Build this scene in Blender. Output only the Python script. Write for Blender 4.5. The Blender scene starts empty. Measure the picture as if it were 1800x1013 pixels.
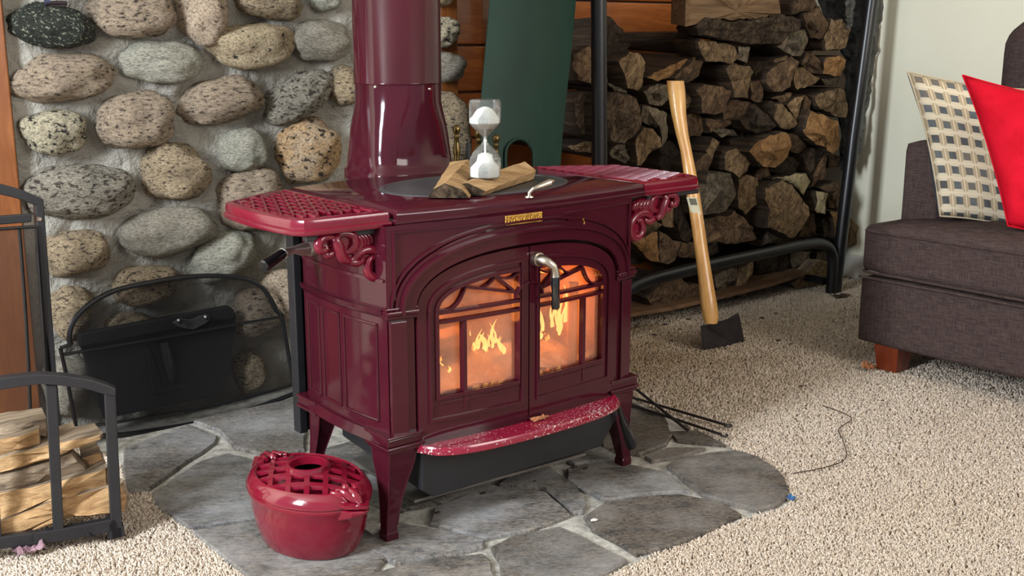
import bpy, bmesh, math, random
import numpy as np
from mathutils import Vector as V, Matrix, noise
rnd = random.Random(7)
SC = bpy.context.scene
COL = SC.collection

# ------------------------------------------------------------------ camera (world X runs along the stove front, Y towards the chimney)
F_PX, CX, CY, HORIZON, CAM_H = 1991.0, 900.0, 506.5, 63.0, 1.0
PITCH = math.atan((CY - HORIZON) / F_PX)
AZ = math.atan(2555 / (F_PX / math.cos(PITCH)))
FW = V((math.cos(AZ), math.sin(AZ), 0)); RT = V((math.sin(AZ), -math.cos(AZ), 0)); ZZ = V((0, 0, 1))
LOOK = FW * math.cos(PITCH) - ZZ * math.sin(PITCH); UP = FW * math.sin(PITCH) + ZZ * math.cos(PITCH)
cam_data = bpy.data.cameras.new('camera'); cam = bpy.data.objects.new('camera', cam_data); COL.objects.link(cam)
cam_data.sensor_width = 36; cam_data.lens = F_PX / 1800 * 36; cam_data.clip_start = 0.01
rot = Matrix((RT, UP, -LOOK)).transposed().to_4x4()
cam.matrix_world = Matrix.Translation((0, 0, CAM_H)) @ rot
SC.camera = cam

# ------------------------------------------------------------------ world, lights, exposure
w = bpy.data.worlds.new('world'); SC.world = w; w.use_nodes = True
w.node_tree.nodes['Background'].inputs[0].default_value = (0.93, 0.95, 1.0, 1)
w.node_tree.nodes['Background'].inputs[1].default_value = 0.36
def area_light(name, loc, target, sx, sy, power, color):
    l = bpy.data.lights.new(name, 'AREA'); l.shape = 'RECTANGLE'; l.size = sx; l.size_y = sy; l.energy = power; l.color = color
    o = bpy.data.objects.new(name, l); COL.objects.link(o); o.location = loc
    o.rotation_euler = (V(target) - V(loc)).to_track_quat('-Z', 'Y').to_euler(); return o
for _z in (1.45, 2.05): area_light('window_light_side', (-1.55, 1.45, _z), (1.5, 2.2, 0.4), 0.5, 0.52, 58, (0.86, 0.93, 1.0))
area_light('window_light_front', (2.5, -1.5, 1.9), (2.4, 2.0, 0.2), 1.6, 1.2, 44, (1.0, 0.95, 0.88))
SC.view_settings.view_transform = 'Standard'; SC.view_settings.look = 'None'
SC.view_settings.gamma = 1; SC.view_settings.use_curve_mapping = False; SC.view_settings.exposure = 0.62

# ------------------------------------------------------------------ pixel-to-world measuring helpers (1800x1013 frame)
def ray(x, y): return LOOK * F_PX + RT * (x - CX) + UP * (CY - y)
CAMP = V((0, 0, CAM_H))
def fl(x, y, z=0.0): d = ray(x, y); return CAMP + d * ((z - CAM_H) / d.z)
def ay(x, y, Y): d = ray(x, y); return CAMP + d * (Y / d.y)
def ax(x, y, X): d = ray(x, y); return CAMP + d * (X / d.x)
def apl(x, y, p0, n): d = ray(x, y); return CAMP + d * ((V(p0) - CAMP).dot(n) / d.dot(n))

# ------------------------------------------------------------------ materials
def S(r, g, b):
    f = lambda c: (c / 255 / 12.92) if c / 255 <= 0.04045 else ((c / 255 + 0.055) / 1.055) ** 2.4
    return (f(r), f(g), f(b), 1)
class NT:
    def __init__(s, name):
        s.m = bpy.data.materials.new(name); s.m.use_nodes = True; s.t = s.m.node_tree; s.t.nodes.clear()
        s.out = s.n('ShaderNodeOutputMaterial')
    def n(s, typ, **kw):
        nd = s.t.nodes.new(typ)
        for k, v in kw.items(): setattr(nd, k, v)
        return nd
    def l(s, a, b): s.t.links.new(a, b)
    def math(s, op, a, b=0.0, c=None, clamp=False):
        nd = s.n('ShaderNodeMath', operation=op, use_clamp=clamp)
        for i, v in enumerate((a, b, c)):
            if v is None: continue
            if isinstance(v, (int, float)): nd.inputs[i].default_value = v
            else: s.l(v, nd.inputs[i])
        return nd.outputs[0]
    def coords(s, stretch=(1, 1, 1), kind='Object', rand=False, rot=(0, 0, 0)):
        tc = s.n('ShaderNodeTexCoord'); mp = s.n('ShaderNodeMapping'); mp.vector_type = 'TEXTURE'; mp.inputs['Scale'].default_value = tuple(1 / k for k in stretch); mp.inputs['Rotation'].default_value = rot
        src = tc.outputs[kind]
        if rand:
            oi = s.n('ShaderNodeObjectInfo'); va = s.n('ShaderNodeVectorMath', operation='ADD')
            cb = s.n('ShaderNodeCombineXYZ'); r = s.math('MULTIPLY', oi.outputs['Random'], 37.0)
            s.l(r, cb.inputs[0]); s.l(s.math('MULTIPLY', r, 1.7), cb.inputs[1]); s.l(r, cb.inputs[2])
            s.l(src, va.inputs[0]); s.l(cb.outputs[0], va.inputs[1]); src = va.outputs[0]
        s.l(src, mp.inputs[0]); return mp.outputs[0]
    def noise(s, co, scale, detail=5, rough=0.6, dist=0):
        nd = s.n('ShaderNodeTexNoise'); nd.inputs['Scale'].default_value = scale; nd.inputs['Detail'].default_value = detail
        nd.inputs['Roughness'].default_value = rough; nd.inputs['Distortion'].default_value = dist; s.l(co, nd.inputs['Vector']); return nd.outputs['Fac']
    def ramp(s, fac, stops, interp='LINEAR'):
        nd = s.n('ShaderNodeValToRGB'); cr = nd.color_ramp; cr.interpolation = interp
        while len(cr.elements) < len(stops): cr.elements.new(0.5)
        for e, (p, c) in zip(cr.elements, stops): e.position = p; e.color = c
        s.l(fac, nd.inputs[0]); return nd.outputs[0]
    def mix(s, fac, a, b, mode='MIX'):
        nd = s.n('ShaderNodeMix', data_type='RGBA', blend_type=mode)
        for i, v in ((0, fac), (6, a), (7, b)):
            if isinstance(v, (int, float)): nd.inputs[i].default_value = v
            elif isinstance(v, tuple): nd.inputs[i].default_value = v
            else: s.l(v, nd.inputs[i])
        return nd.outputs[2]
    def bump(s, h, strength, dist=0.01):
        nd = s.n('ShaderNodeBump'); nd.inputs['Strength'].default_value = strength; nd.inputs['Distance'].default_value = dist; s.l(h, nd.inputs['Height']); return nd.outputs[0]
    def bsdf(s, color, rough=0.5, metal=0, coat=0, normal=None, spec=0.5, **kw):
        p = s.n('ShaderNodeBsdfPrincipled')
        for k, v in (('Base Color', color), ('Roughness', rough), ('Metallic', metal), ('Coat Weight', coat), ('Specular IOR Level', spec), *kw.items()):
            if isinstance(v, (int, float, tuple)): p.inputs[k].default_value = v
            else: s.l(v, p.inputs[k])
        if normal is not None: s.l(normal, p.inputs['Normal'])
        s.l(p.outputs[0], s.out.inputs[0]); return p
def simple(name, c1, c2=None, scale=12, rough=0.5, metal=0, coat=0, bump=0, bscale=60, stretch=(1, 1, 1), spec=0.5, rand=False, lo=0.35, hi=0.65, bdist=0.004, **kw):
    t = NT(name); co = t.coords(stretch, rand=rand)
    col = t.ramp(t.noise(co, scale), [(lo, c1), (hi, c2 or c1)])
    t.bsdf(col, rough, metal, coat, t.bump(t.noise(co, bscale, 6), bump, bdist) if bump else None, spec, **kw); return t.m

def granite(name, c1, c2, speck, amount=0.56, sscale=70, stretch=(1, 1, 1.3), patch=None, rough=0.8):
    t = NT(name); co = t.coords(stretch, rand=True)
    base = t.ramp(t.noise(co, 14, 6, 0.7), [(0.3, c1), (0.7, c2)])
    if patch: base = t.mix(t.ramp(t.noise(co, 7, 3), [(0.5, (0, 0, 0, 1)), (0.62, (1, 1, 1, 1))]), base, patch)
    fine = t.ramp(t.noise(co, 150, 4, 0.75), [(0.36, S(86, 80, 74)), (0.58, S(255, 255, 255))])
    base = t.mix(0.7, base, fine, 'MULTIPLY')
    sp = t.ramp(t.noise(co, sscale, 4, 0.65), [(amount, (0, 0, 0, 1)), (amount + 0.07, (1, 1, 1, 1))])
    col = t.mix(sp, base, speck)
    t.bsdf(col, rough, normal=t.bump(t.noise(co, 38, 8, 0.8), 1.0, 0.016), spec=0.2); return t.m
GR = {
 'pink': granite('pink_granite', S(214, 192, 164), S(186, 166, 146), S(70, 61, 56), 0.55, 75, (0.8, 1, 2.2)),
 'rose': granite('rose_granite', S(226, 204, 178), S(206, 182, 158), S(70, 61, 56), 0.585, 65),
 'beige': granite('speckled_beige_granite', S(228, 208, 172), S(205, 182, 148), S(62, 56, 50), 0.585, 55),
 'black': granite('black_and_white_granite', S(220, 210, 180), S(190, 178, 152), S(50, 47, 44), 0.52, 60),
 'orange': granite('orange_black_granite', S(226, 200, 168), S(205, 174, 140), S(58, 52, 46), 0.545, 50, patch=S(226, 186, 138)),
 'grey': granite('grey_fieldstone', S(196, 188, 170), S(158, 150, 136), S(104, 98, 90), 0.61, 70, (0.7, 1, 2.2)),
 'pale': granite('pale_fieldstone', S(212, 208, 190), S(180, 178, 162), S(122, 116, 104), 0.63, 60, (0.7, 1, 2.0)),
 'dgrey': granite('dark_grey_granite', S(190, 182, 164), S(152, 146, 132), S(70, 61, 56), 0.525, 70, (0.8, 1, 1.8)),
 'tan': granite('tan_granite', S(210, 188, 154), S(176, 156, 128), S(70, 61, 56), 0.55, 85, (0.8, 1, 1.8)),
 'dark': granite('dark_green_granite', S(70, 74, 66), S(44, 48, 44), S(170, 172, 150), 0.57, 120),
}
MORTAR = simple('grey_mortar', S(168, 164, 154), S(134, 129, 119), 6, 0.95, bump=1.0, bscale=26, bdist=0.03, spec=0.1)
def pine(name, c1, c2, rough=0.35, rot=(0, 0, 0), stretch=(1.2, 10, 10)):
    t = NT(name); co = t.coords(stretch, rand=True, rot=rot)
    n = t.noise(co, 3.2, 7, 0.62, 0.8)
    col = t.ramp(n, [(0.3, c1), (0.52, c2), (0.72, c1)])
    kn = t.n('ShaderNodeTexVoronoi'); kn.inputs['Scale'].default_value = 2.3; t.l(t.coords((0.9, 1.6, 1.9), rand=True), kn.inputs[0])
    col = t.mix(t.ramp(kn.outputs[0], [(0.04, (1, 1, 1, 1)), (0.085, (0, 0, 0, 1))]), col, S(60, 28, 10))
    t.bsdf(col, rough, coat=0.25, normal=t.bump(n, 0.12, 0.004)); return t.m
PINE = pine('knotty_pine_panelling', S(160, 92, 38), S(132, 68, 24))
PINEV = pine('pine_trim_wood', S(146, 88, 42), S(122, 68, 30), stretch=(10, 10, 1.2))
WALLP = simple('cream_wall_paint', S(236, 233, 212), S(231, 227, 206), 2, 0.8, bump=0.05, bscale=150, spec=0.2)
CEIL = simple('ceiling_paint', S(225, 222, 214), S(218, 215, 206), 2, 0.9)
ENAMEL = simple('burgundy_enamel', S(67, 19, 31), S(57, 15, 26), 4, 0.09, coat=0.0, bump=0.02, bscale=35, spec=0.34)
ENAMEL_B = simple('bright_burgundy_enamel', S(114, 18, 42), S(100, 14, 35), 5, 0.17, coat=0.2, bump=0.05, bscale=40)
KETTLE = simple('crimson_kettle_enamel', S(120, 18, 40), S(106, 14, 34), 6, 0.13, coat=0.5, bump=0.06, bscale=60)
IRON = simple('black_cast_iron', S(44, 44, 46), S(34, 34, 36), 20, 0.55, bump=0.15, bscale=120, spec=0.4)
GRID_IRON = simple('dark_griddle_iron', S(70, 70, 72), S(58, 58, 60), 9, 0.42, bump=0.08, bscale=150)
BLACKM = simple('black_painted_steel', S(26, 26, 28), S(20, 20, 22), 20, 0.32, spec=0.5, bump=0.03, bscale=90)
SATINB = simple('satin_black_steel', S(33, 33, 36), S(27, 27, 30), 16, 0.45, bump=0.06, bscale=160)
CHROME = simple('brushed_nickel', S(200, 192, 178), S(180, 170, 155), 30, 0.3, metal=1)
NICKEL = simple('lightened_nickel', S(226, 220, 208), S(200, 192, 180), 30, 0.38, metal=0.75)  # paler, less metallic nickel; the lightening stands in for bright reflections
BRASS = simple('aged_brass', S(150, 128, 84), S(110, 92, 60), 40, 0.3, metal=1)
GOLD = simple('gold_leaf_plaque', S(205, 165, 80), S(150, 105, 50), 60, 0.35, metal=0.9, bump=0.5, bscale=140)
GRIP = simple('black_grip', S(22, 24, 26), S(16, 18, 20), 20, 0.18, coat=0.5)
def wood_end(name, c1, c2, c3, crack=0.7, bump=0.9):
    t = NT(name); co = t.coords((1, 1, 1), rand=True)
    n = t.noise(co, 22, 9, 0.78, 1.0); f = t.noise(t.coords((16, 16, 5), rand=True, rot=(0, 0.5, 0)), 5, 7, 0.72, 1.2)
    col = t.ramp(n, [(0.34, c1), (0.5, c2), (0.64, c3)])
    col = t.mix(t.math('MULTIPLY', t.ramp(f, [(0.38, (1, 1, 1, 1)), (0.52, (0, 0, 0, 1))]), crack), col, S(50, 38, 28), 'MULTIPLY')
    oi = t.n('ShaderNodeObjectInfo'); hv = t.n('ShaderNodeHueSaturation')
    t.l(t.math('MULTIPLY_ADD', oi.outputs['Random'], 0.7, 0.85), hv.inputs['Value']); t.l(col, hv.inputs['Color'])
    t.bsdf(hv.outputs[0], 0.85, normal=t.bump(t.math('ADD', n, f), bump, 0.022), spec=0.2); return t.m
WE = {
 't': wood_end('weathered_tan_end_grain', S(96, 78, 58), S(140, 114, 84), S(178, 148, 110)),
 'b': wood_end('brown_end_grain', S(70, 54, 42), S(112, 88, 66), S(148, 120, 90)),
 'g': wood_end('grey_weathered_end_grain', S(78, 70, 58), S(120, 107, 88), S(156, 140, 116)),
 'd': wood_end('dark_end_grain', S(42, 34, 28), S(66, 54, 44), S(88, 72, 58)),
 'p': wood_end('pale_fresh_end_grain', S(150, 136, 104), S(182, 166, 128), S(198, 182, 142), 0.3),
 'o': wood_end('orange_fresh_split_wood', S(120, 86, 54), S(156, 116, 74), S(176, 136, 90), 0.5),
 'k': wood_end('rough_bark', S(70, 56, 44), S(120, 98, 76), S(166, 138, 110), 0.9, 1.4),
}
def split_wood(name, c1, c2, c3, axis):
    st = {'x': (1.5, 26, 26), 'y': (26, 1.5, 26)}[axis]
    t = NT(name); co = t.coords(st, rand=True); n = t.noise(co, 2.4, 8, 0.66, 0.5)
    col = t.ramp(n, [(0.3, c1), (0.5, c2), (0.7, c3)])
    t.bsdf(col, 0.75, normal=t.bump(n, 0.9, 0.01), spec=0.25); return t.m
SIDE_Y = split_wood('gap_shade_log_side', S(26, 20, 16), S(52, 41, 31), S(80, 64, 48), 'y')  # rack log sides coloured very dark to paint the shade in the gaps
SIDE_X = split_wood('split_firewood_grain', S(128, 96, 62), S(176, 140, 98), S(202, 168, 124), 'x')
SIDE_XG = split_wood('grey_bark_firewood', S(88, 76, 64), S(136, 118, 98), S(166, 148, 124), 'x')
BOARDX = split_wood('brown_board_grain', S(88, 66, 48), S(118, 92, 66), S(134, 108, 80), 'x')
BOARD_RACK = simple('rack_shelf_board', S(120, 88, 60), S(92, 66, 46), 14, 0.7, bump=0.3, bscale=60)
HANDLE_W = simple('ash_wood_handle', S(214, 164, 96), S(188, 134, 72), 6, 0.33, stretch=(6, 6, 1), coat=0.3, bump=0.05)
RUST = simple('dark_rusty_steel', S(48, 40, 40), S(34, 28, 30), 30, 0.6, bump=0.3, bscale=110, metal=0.3)
STICKER = simple('paper_sticker', S(206, 198, 170), S(190, 182, 156), 40, 0.7)
INK = simple('black_ink', S(30, 28, 26), None, rough=0.7)
SOFA = NT('charcoal_brown_weave'); _c = SOFA.coords(); _a = SOFA.noise(SOFA.coords((1, 1, 0.08)), 380, 3); _b = SOFA.noise(SOFA.coords((0.08, 0.08, 1)), 380, 3)
_s = SOFA.math('ADD', _a, _b)
SOFA.bsdf(SOFA.ramp(SOFA.math('MULTIPLY', _s, 0.5), [(0.36, S(52, 41, 40)), (0.64, S(88, 73, 69))]), 0.9, normal=SOFA.bump(_s, 0.4, 0.002), spec=0.15); SOFA = SOFA.m
CHERRY = simple('cherry_stained_foot', S(120, 50, 24), S(98, 38, 18), 8, 0.3, stretch=(6, 6, 1))
RED = simple('red_cotton', S(204, 14, 40), S(190, 8, 32), 20, 0.8, bump=0.25, bscale=25, bdist=0.01, spec=0.15)
GREEN = NT('scuffed_green_plastic'); _c = GREEN.coords((1, 1, 0.5)); _n = GREEN.noise(_c, 9, 7, 0.7)
_sc = GREEN.ramp(GREEN.noise(GREEN.coords((1, 1, 0.18), rot=(0, 0.2, 0)), 42, 4, 0.7), [(0.70, (0, 0, 0, 1)), (0.78, (1, 1, 1, 1))])
GREEN.bsdf(GREEN.mix(GREEN.math('MULTIPLY', _sc, 0.45), GREEN.ramp(_n, [(0.3, S(16, 46, 37)), (0.7, S(23, 57, 46))]), S(120, 160, 145)), 0.55, spec=0.3, normal=GREEN.bump(_n, 0.1, 0.01)); GREEN = GREEN.m
SLATE = NT('grey_schist_flagstone'); _co = SLATE.coords((1.0, 4.5, 1), rand=True, rot=(0, 0, -0.62)); _n = SLATE.noise(_co, 6, 10, 0.8, 1.2); _f = SLATE.noise(SLATE.coords((1, 3, 1), rand=True, rot=(0, 0, -0.6)), 75, 7, 0.85)
_col = SLATE.ramp(_n, [(0.3, S(74, 74, 76)), (0.46, S(120, 117, 114)), (0.54, S(150, 142, 132)), (0.62, S(128, 126, 124)), (0.74, S(190, 188, 186))])
_col = SLATE.mix(0.92, _col, SLATE.ramp(_f, [(0.42, S(92, 90, 88)), (0.54, S(255, 252, 248))]), 'MULTIPLY')
_g = SLATE.noise(SLATE.coords(kind='Object', rand=True), 5, 5, 0.7); _du = SLATE.ramp(_g, [(0.42, (0, 0, 0, 1)), (0.75, (0.6, 0.6, 0.6, 1))])
_col = SLATE.mix(_du, _col, S(196, 196, 196))
_oi = SLATE.n('ShaderNodeObjectInfo'); _hv = SLATE.n('ShaderNodeHueSaturation'); SLATE.l(SLATE.math('MULTIPLY_ADD', _oi.outputs['Random'], 0.35, 0.95), _hv.inputs['Value']); _col = SLATE.mix(1.0, _col, _oi.outputs['Color'], 'MULTIPLY'); SLATE.l(_col, _hv.inputs['Color'])
SLATE.bsdf(_hv.outputs[0], 0.6, normal=SLATE.bump(SLATE.math('ADD', _n, SLATE.math('MULTIPLY', _f, 0.5)), 0.8, 0.008), spec=0.35); SLATE = SLATE.m
GROUT = simple('pale_hearth_grout', S(190, 186, 176), S(138, 134, 126), 42, 0.95, bump=0.9, bscale=90)
CARPET_BASE = simple('carpet_backing', S(184, 168, 148), S(164, 148, 128), 8, 1.0)
PILE = NT('beige_carpet_pile'); _c = PILE.coords(); _n = PILE.noise(_c, 2.2, 4, 0.6); _f = PILE.noise(_c, 230, 2)
_col = PILE.ramp(_f, [(0.3, S(172, 154, 134)), (0.5, S(216, 201, 184)), (0.7, S(238, 227, 213))])
_sx = PILE.n('ShaderNodeSeparateXYZ'); PILE.l(_c, _sx.inputs[0])
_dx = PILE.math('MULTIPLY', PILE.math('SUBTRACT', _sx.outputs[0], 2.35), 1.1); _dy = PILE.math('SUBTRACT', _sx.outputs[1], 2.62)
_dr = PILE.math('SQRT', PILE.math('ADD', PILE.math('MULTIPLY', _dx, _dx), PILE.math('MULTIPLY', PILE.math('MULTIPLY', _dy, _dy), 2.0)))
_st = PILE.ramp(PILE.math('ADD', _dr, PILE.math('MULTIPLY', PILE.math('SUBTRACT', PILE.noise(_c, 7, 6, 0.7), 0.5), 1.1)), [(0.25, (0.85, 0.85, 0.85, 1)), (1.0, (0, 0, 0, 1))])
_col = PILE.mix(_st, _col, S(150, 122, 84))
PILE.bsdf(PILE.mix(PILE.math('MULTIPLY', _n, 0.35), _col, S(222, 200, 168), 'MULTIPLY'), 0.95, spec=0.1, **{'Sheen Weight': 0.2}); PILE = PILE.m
def mesh_mat(name, pitch, open_frac, col):
    t = NT(name); co = t.coords(); sx = t.n('ShaderNodeSeparateXYZ'); t.l(co, sx.inputs[0])
    def wire(v): return t.math('LESS_THAN', t.math('FRACT', t.math('MULTIPLY', v, 1 / pitch)), 1 - open_frac)
    a = t.math('ADD', sx.outputs[0], sx.outputs[2]); b = t.math('SUBTRACT', sx.outputs[0], sx.outputs[2])
    msk = t.math('MAXIMUM', wire(a), wire(b))
    p = t.bsdf(col, 0.5); tr = t.n('ShaderNodeBsdfTransparent'); mx = t.n('ShaderNodeMixShader')
    t.l(msk, mx.inputs[0]); t.l(tr.outputs[0], mx.inputs[1]); t.l(p.outputs[0], mx.inputs[2]); t.l(mx.outputs[0], t.out.inputs[0]); return t.m
SCREEN = mesh_mat('black_wire_mesh', 0.0024, 0.77, S(22, 22, 24))
SCREEN2 = mesh_mat('brown_wire_mesh', 0.004, 0.70, S(40, 34, 32))
def glass_mat(name, tint, film, filmcol, rough=0.02, ior=1.45):
    t = NT(name); tr = t.n('ShaderNodeBsdfTransparent'); tr.inputs[0].default_value = tint
    gl = t.n('ShaderNodeBsdfGlossy'); gl.inputs['Roughness'].default_value = rough
    fr = t.n('ShaderNodeFresnel'); fr.inputs[0].default_value = ior
    m1 = t.n('ShaderNodeMixShader'); t.l(fr.outputs[0], m1.inputs[0]); t.l(tr.outputs[0], m1.inputs[1]); t.l(gl.outputs[0], m1.inputs[2])
    last = m1.outputs[0]
    if film:
        df = t.n('ShaderNodeBsdfTranslucent'); df.inputs[0].default_value = filmcol
        d2 = t.n('ShaderNodeBsdfDiffuse'); d2.inputs[0].default_value = filmcol
        ad = t.n('ShaderNodeMixShader'); ad.inputs[0].default_value = 0.5; t.l(df.outputs[0], ad.inputs[1]); t.l(d2.outputs[0], ad.inputs[2])
        m2 = t.n('ShaderNodeMixShader'); t.l(t.math('MULTIPLY', t.ramp(t.noise(t.coords(), 9, 5), [(0.3, (0.5, 0.5, 0.5, 1)), (0.7, (1, 1, 1, 1))]), film), m2.inputs[0])
        t.l(last, m2.inputs[1]); t.l(ad.outputs[0], m2.inputs[2]); last = m2.outputs[0]
    t.l(last, t.out.inputs[0]); return t.m
STOVEGLASS = glass_mat('painted_haze_stove_glass', (0.96, 0.93, 0.9, 1), 0.46, S(232, 208, 188), ior=1.5)  # pale film paints in the room reflection and fire-glow haze on the panes
CLEARGLASS = glass_mat('clear_glass', (0.93, 0.95, 0.95, 1), 0.12, S(245, 248, 248), ior=1.6)  # thin white film paints bright highlights onto the glass
SAND = simple('white_sand', S(236, 234, 228), S(220, 218, 212), 200, 0.9)
def emit(name, stops, strength, scale=9, stretch=(1, 1, 0.5)):
    t = NT(name); e = t.n('ShaderNodeEmission'); t.l(t.ramp(t.noise(t.coords(stretch), scale, 4), stops), e.inputs[0]); e.inputs[1].default_value = strength; t.l(e.outputs[0], t.out.inputs[0]); return t.m
FLAME = emit('flame', [(0.35, (1, 0.30, 0.05, 1)), (0.62, (1, 0.58, 0.18, 1))], 1.7, 16)
EMBER = emit('glowing_ember', [(0.45, (0.05, 0.01, 0.0, 1)), (0.6, (1, 0.25, 0.04, 1))], 2.0, 40)
FIREBRICK = simple('pale_firebrick', S(186, 140, 104), S(150, 108, 78), 12, 0.9, bump=0.4, bscale=40)
ASH = simple('wood_ash', S(210, 190, 168), S(160, 140, 120), 20, 1.0, bump=0.8, bscale=40)
CHAR = simple('charred_log', S(60, 48, 42), S(110, 92, 80), 16, 0.95, bump=0.9, bscale=40)
PLASTIC = simple('crumpled_black_plastic', S(24, 24, 26), S(34, 34, 36), 10, 0.22, bump=0.9, bscale=26, bdist=0.03)
PLASTIC2 = simple('grey_translucent_plastic', S(126, 124, 116), S(96, 94, 88), 10, 0.3, bump=0.8, bscale=30, bdist=0.02)
LEAF = simple('dried_mauve_petals', S(126, 96, 112), S(158, 126, 132), 40, 0.8, bump=0.5)
DLEAF = simple('dry_tan_leaf', S(170, 110, 70), S(130, 80, 48), 40, 0.8, bump=0.5)
BARKC = simple('bark_crumb', S(70, 52, 38), S(46, 34, 26), 60, 0.9, bump=0.5, rand=True)
PEB = simple('pale_pebble', S(214, 210, 204), S(190, 186, 180), 50, 0.8)
BLUE = simple('blue_underlay_scrap', S(60, 110, 160), S(44, 84, 130), 50, 0.8)
CHECK = NT('tan_checked_tapestry'); _uv = CHECK.n('ShaderNodeUVMap'); _sp = CHECK.n('ShaderNodeSeparateXYZ'); CHECK.l(_uv.outputs[0], _sp.inputs[0])
_u = CHECK.math('SUBTRACT', CHECK.math('FRACT', CHECK.math('MULTIPLY', _sp.outputs[0], 9.0)), 0.5); _v = CHECK.math('SUBTRACT', CHECK.math('FRACT', CHECK.math('MULTIPLY', _sp.outputs[1], 9.5)), 0.5)
_au = CHECK.math('ABSOLUTE', _u); _av = CHECK.math('ABSOLUTE', _v); _mx = CHECK.math('MAXIMUM', _au, _av)
_side = CHECK.math('GREATER_THAN', _au, _av)
_lit = CHECK.mix(_side, S(206, 193, 168), S(176, 158, 130))
_sqc = CHECK.ramp(CHECK.noise(CHECK.coords(), 9, 2), [(0.4, S(82, 82, 82)), (0.55, S(100, 104, 106)), (0.7, S(118, 106, 90))])
_lit = CHECK.mix(CHECK.math('GREATER_THAN', _mx, 0.465), _lit, S(218, 202, 174))
CHECK.bsdf(CHECK.mix(CHECK.math('LESS_THAN', _mx, 0.25), _lit, _sqc), 0.9, normal=CHECK.bump(CHECK.noise(CHECK.coords((1, 1, 6)), 240, 2), 0.5, 0.002), spec=0.1); CHECK = CHECK.m
DENIM = simple('charcoal_pillow_back', S(54, 56, 64), S(40, 42, 48), 200, 0.9)

# ------------------------------------------------------------------ mesh building
class MB:
    def __init__(s): s.v = []; s.f = []; s.mi = []
    def add(s, vs, fs, mi=0):
        o = len(s.v); s.v += [tuple(p) for p in vs]; s.f += [tuple(i + o for i in f) for f in fs]; s.mi += [mi] * len(fs); return s
    def box(s, a, b, mi=0):
        (x0, y0, z0), (x1, y1, z1) = a, b
        return s.add([(x0, y0, z0), (x1, y0, z0), (x1, y1, z0), (x0, y1, z0), (x0, y0, z1), (x1, y0, z1), (x1, y1, z1), (x0, y1, z1)],
                     [(0, 3, 2, 1), (4, 5, 6, 7), (0, 1, 5, 4), (1, 2, 6, 5), (2, 3, 7, 6), (3, 0, 4, 7)], mi)
    def loft(s, rings, cap=True, closed=True, mi=0):
        n = len(rings[0]); vs = [p for r in rings for p in r]; fs = []
        for i in range(len(rings) - 1):
            for j in range(n if closed else n - 1):
                k = (j + 1) % n; fs.append((i * n + j, i * n + k, (i + 1) * n + k, (i + 1) * n + j))
        if cap and closed: fs += [tuple(range(n - 1, -1, -1)), tuple(range((len(rings) - 1) * n, len(rings) * n))]
        return s.add(vs, fs, mi)
    def tube(s, path, r, n=10, cap=True, flat=1.0, mi=0):
        path = [V(p) for p in path]; rings = []; up = None
        for i, p in enumerate(path):
            d = (path[min(i + 1, len(path) - 1)] - path[max(i - 1, 0)]).normalized()
            if up is None: up = V((0, 0, 1)) if abs(d.z) < 0.9 else V((1, 0, 0))
            a = d.cross(up).normalized(); b = a.cross(d).normalized(); up = b
            rr = r[i] if isinstance(r, (list, tuple)) else r
            rings.append([p + a * rr * math.cos(2 * math.pi * k / n) + b * rr * flat * math.sin(2 * math.pi * k / n) for k in range(n)])
        return s.loft(rings, cap, mi=mi)
    def lathe(s, prof, c, n=24, sx=1, sy=1, rz=0, mi=0, cap=True):
        c = V(c); ca, sa = math.cos(rz), math.sin(rz); rings = []
        for r, z in prof:
            ring = []
            for k in range(n):
                t = 2 * math.pi * k / n; x, y = r * sx * math.cos(t), r * sy * math.sin(t)
                ring.append(c + V((x * ca - y * sa, x * sa + y * ca, z)))
            rings.append(ring)
        return s.loft(rings, cap, mi=mi)
    def prism(s, poly, d, mi=0):
        d = V(d); return s.loft([[V(p) for p in poly], [V(p) + d for p in poly]], mi=mi)
    def build(s, name, mats, parent=None, smooth=False, bevel=0, angle=35, sub=0, bseg=2, centre=True):
        bm = bmesh.new(); vs = [bm.verts.new(p) for p in s.v]
        for f, m in zip(s.f, s.mi):
            try: fc = bm.faces.new([vs[i] for i in f]); fc.material_index = m; fc.smooth = smooth
            except ValueError: pass
        bmesh.ops.recalc_face_normals(bm, faces=bm.faces[:])
        return finish(name, bm, mats, parent, smooth, bevel, angle, sub, bseg, centre)
def finish(name, bm, mats, parent=None, smooth=False, bevel=0, angle=35, sub=0, bseg=2, centre=True):
    c = V((0, 0, 0))
    if centre and len(bm.verts):
        xs = [v.co.x for v in bm.verts]; ys = [v.co.y for v in bm.verts]; zs = [v.co.z for v in bm.verts]
        c = V(((min(xs) + max(xs)) / 2, (min(ys) + max(ys)) / 2, min(zs)))
        for v in bm.verts: v.co -= c
    me = bpy.data.meshes.new(name); bm.to_mesh(me); bm.free()
    for m in (mats if isinstance(mats, (list, tuple)) else [mats]): me.materials.append(m)
    o = bpy.data.objects.new(name, me); COL.objects.link(o)
    if parent:
        o.parent = parent; q = parent; off = V((0, 0, 0))
        while q: off += q.location; q = q.parent
        o.location = c - off
    else: o.location = c
    if bevel:
        b = o.modifiers.new('bevel', 'BEVEL'); b.width = bevel; b.segments = bseg; b.limit_method = 'ANGLE'; b.angle_limit = math.radians(30)
    if sub:
        b = o.modifiers.new('sub', 'SUBSURF'); b.levels = sub; b.render_levels = sub
    if smooth:
        try: me.set_sharp_from_angle(angle=math.radians(angle))
        except Exception: pass
    return o
def tag(o, label, cat, group=None, kind=None):
    o['label'] = label; o['category'] = cat
    if group: o['group'] = group
    if kind: o['kind'] = kind
    return o
def struct(o): o['kind'] = 'structure'; return o
def empty(name, loc, label, cat, group=None):
    o = bpy.data.objects.new(name, None); COL.objects.link(o); o.location = loc; o.empty_display_size = 0.05; return tag(o, label, cat, group)
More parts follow.
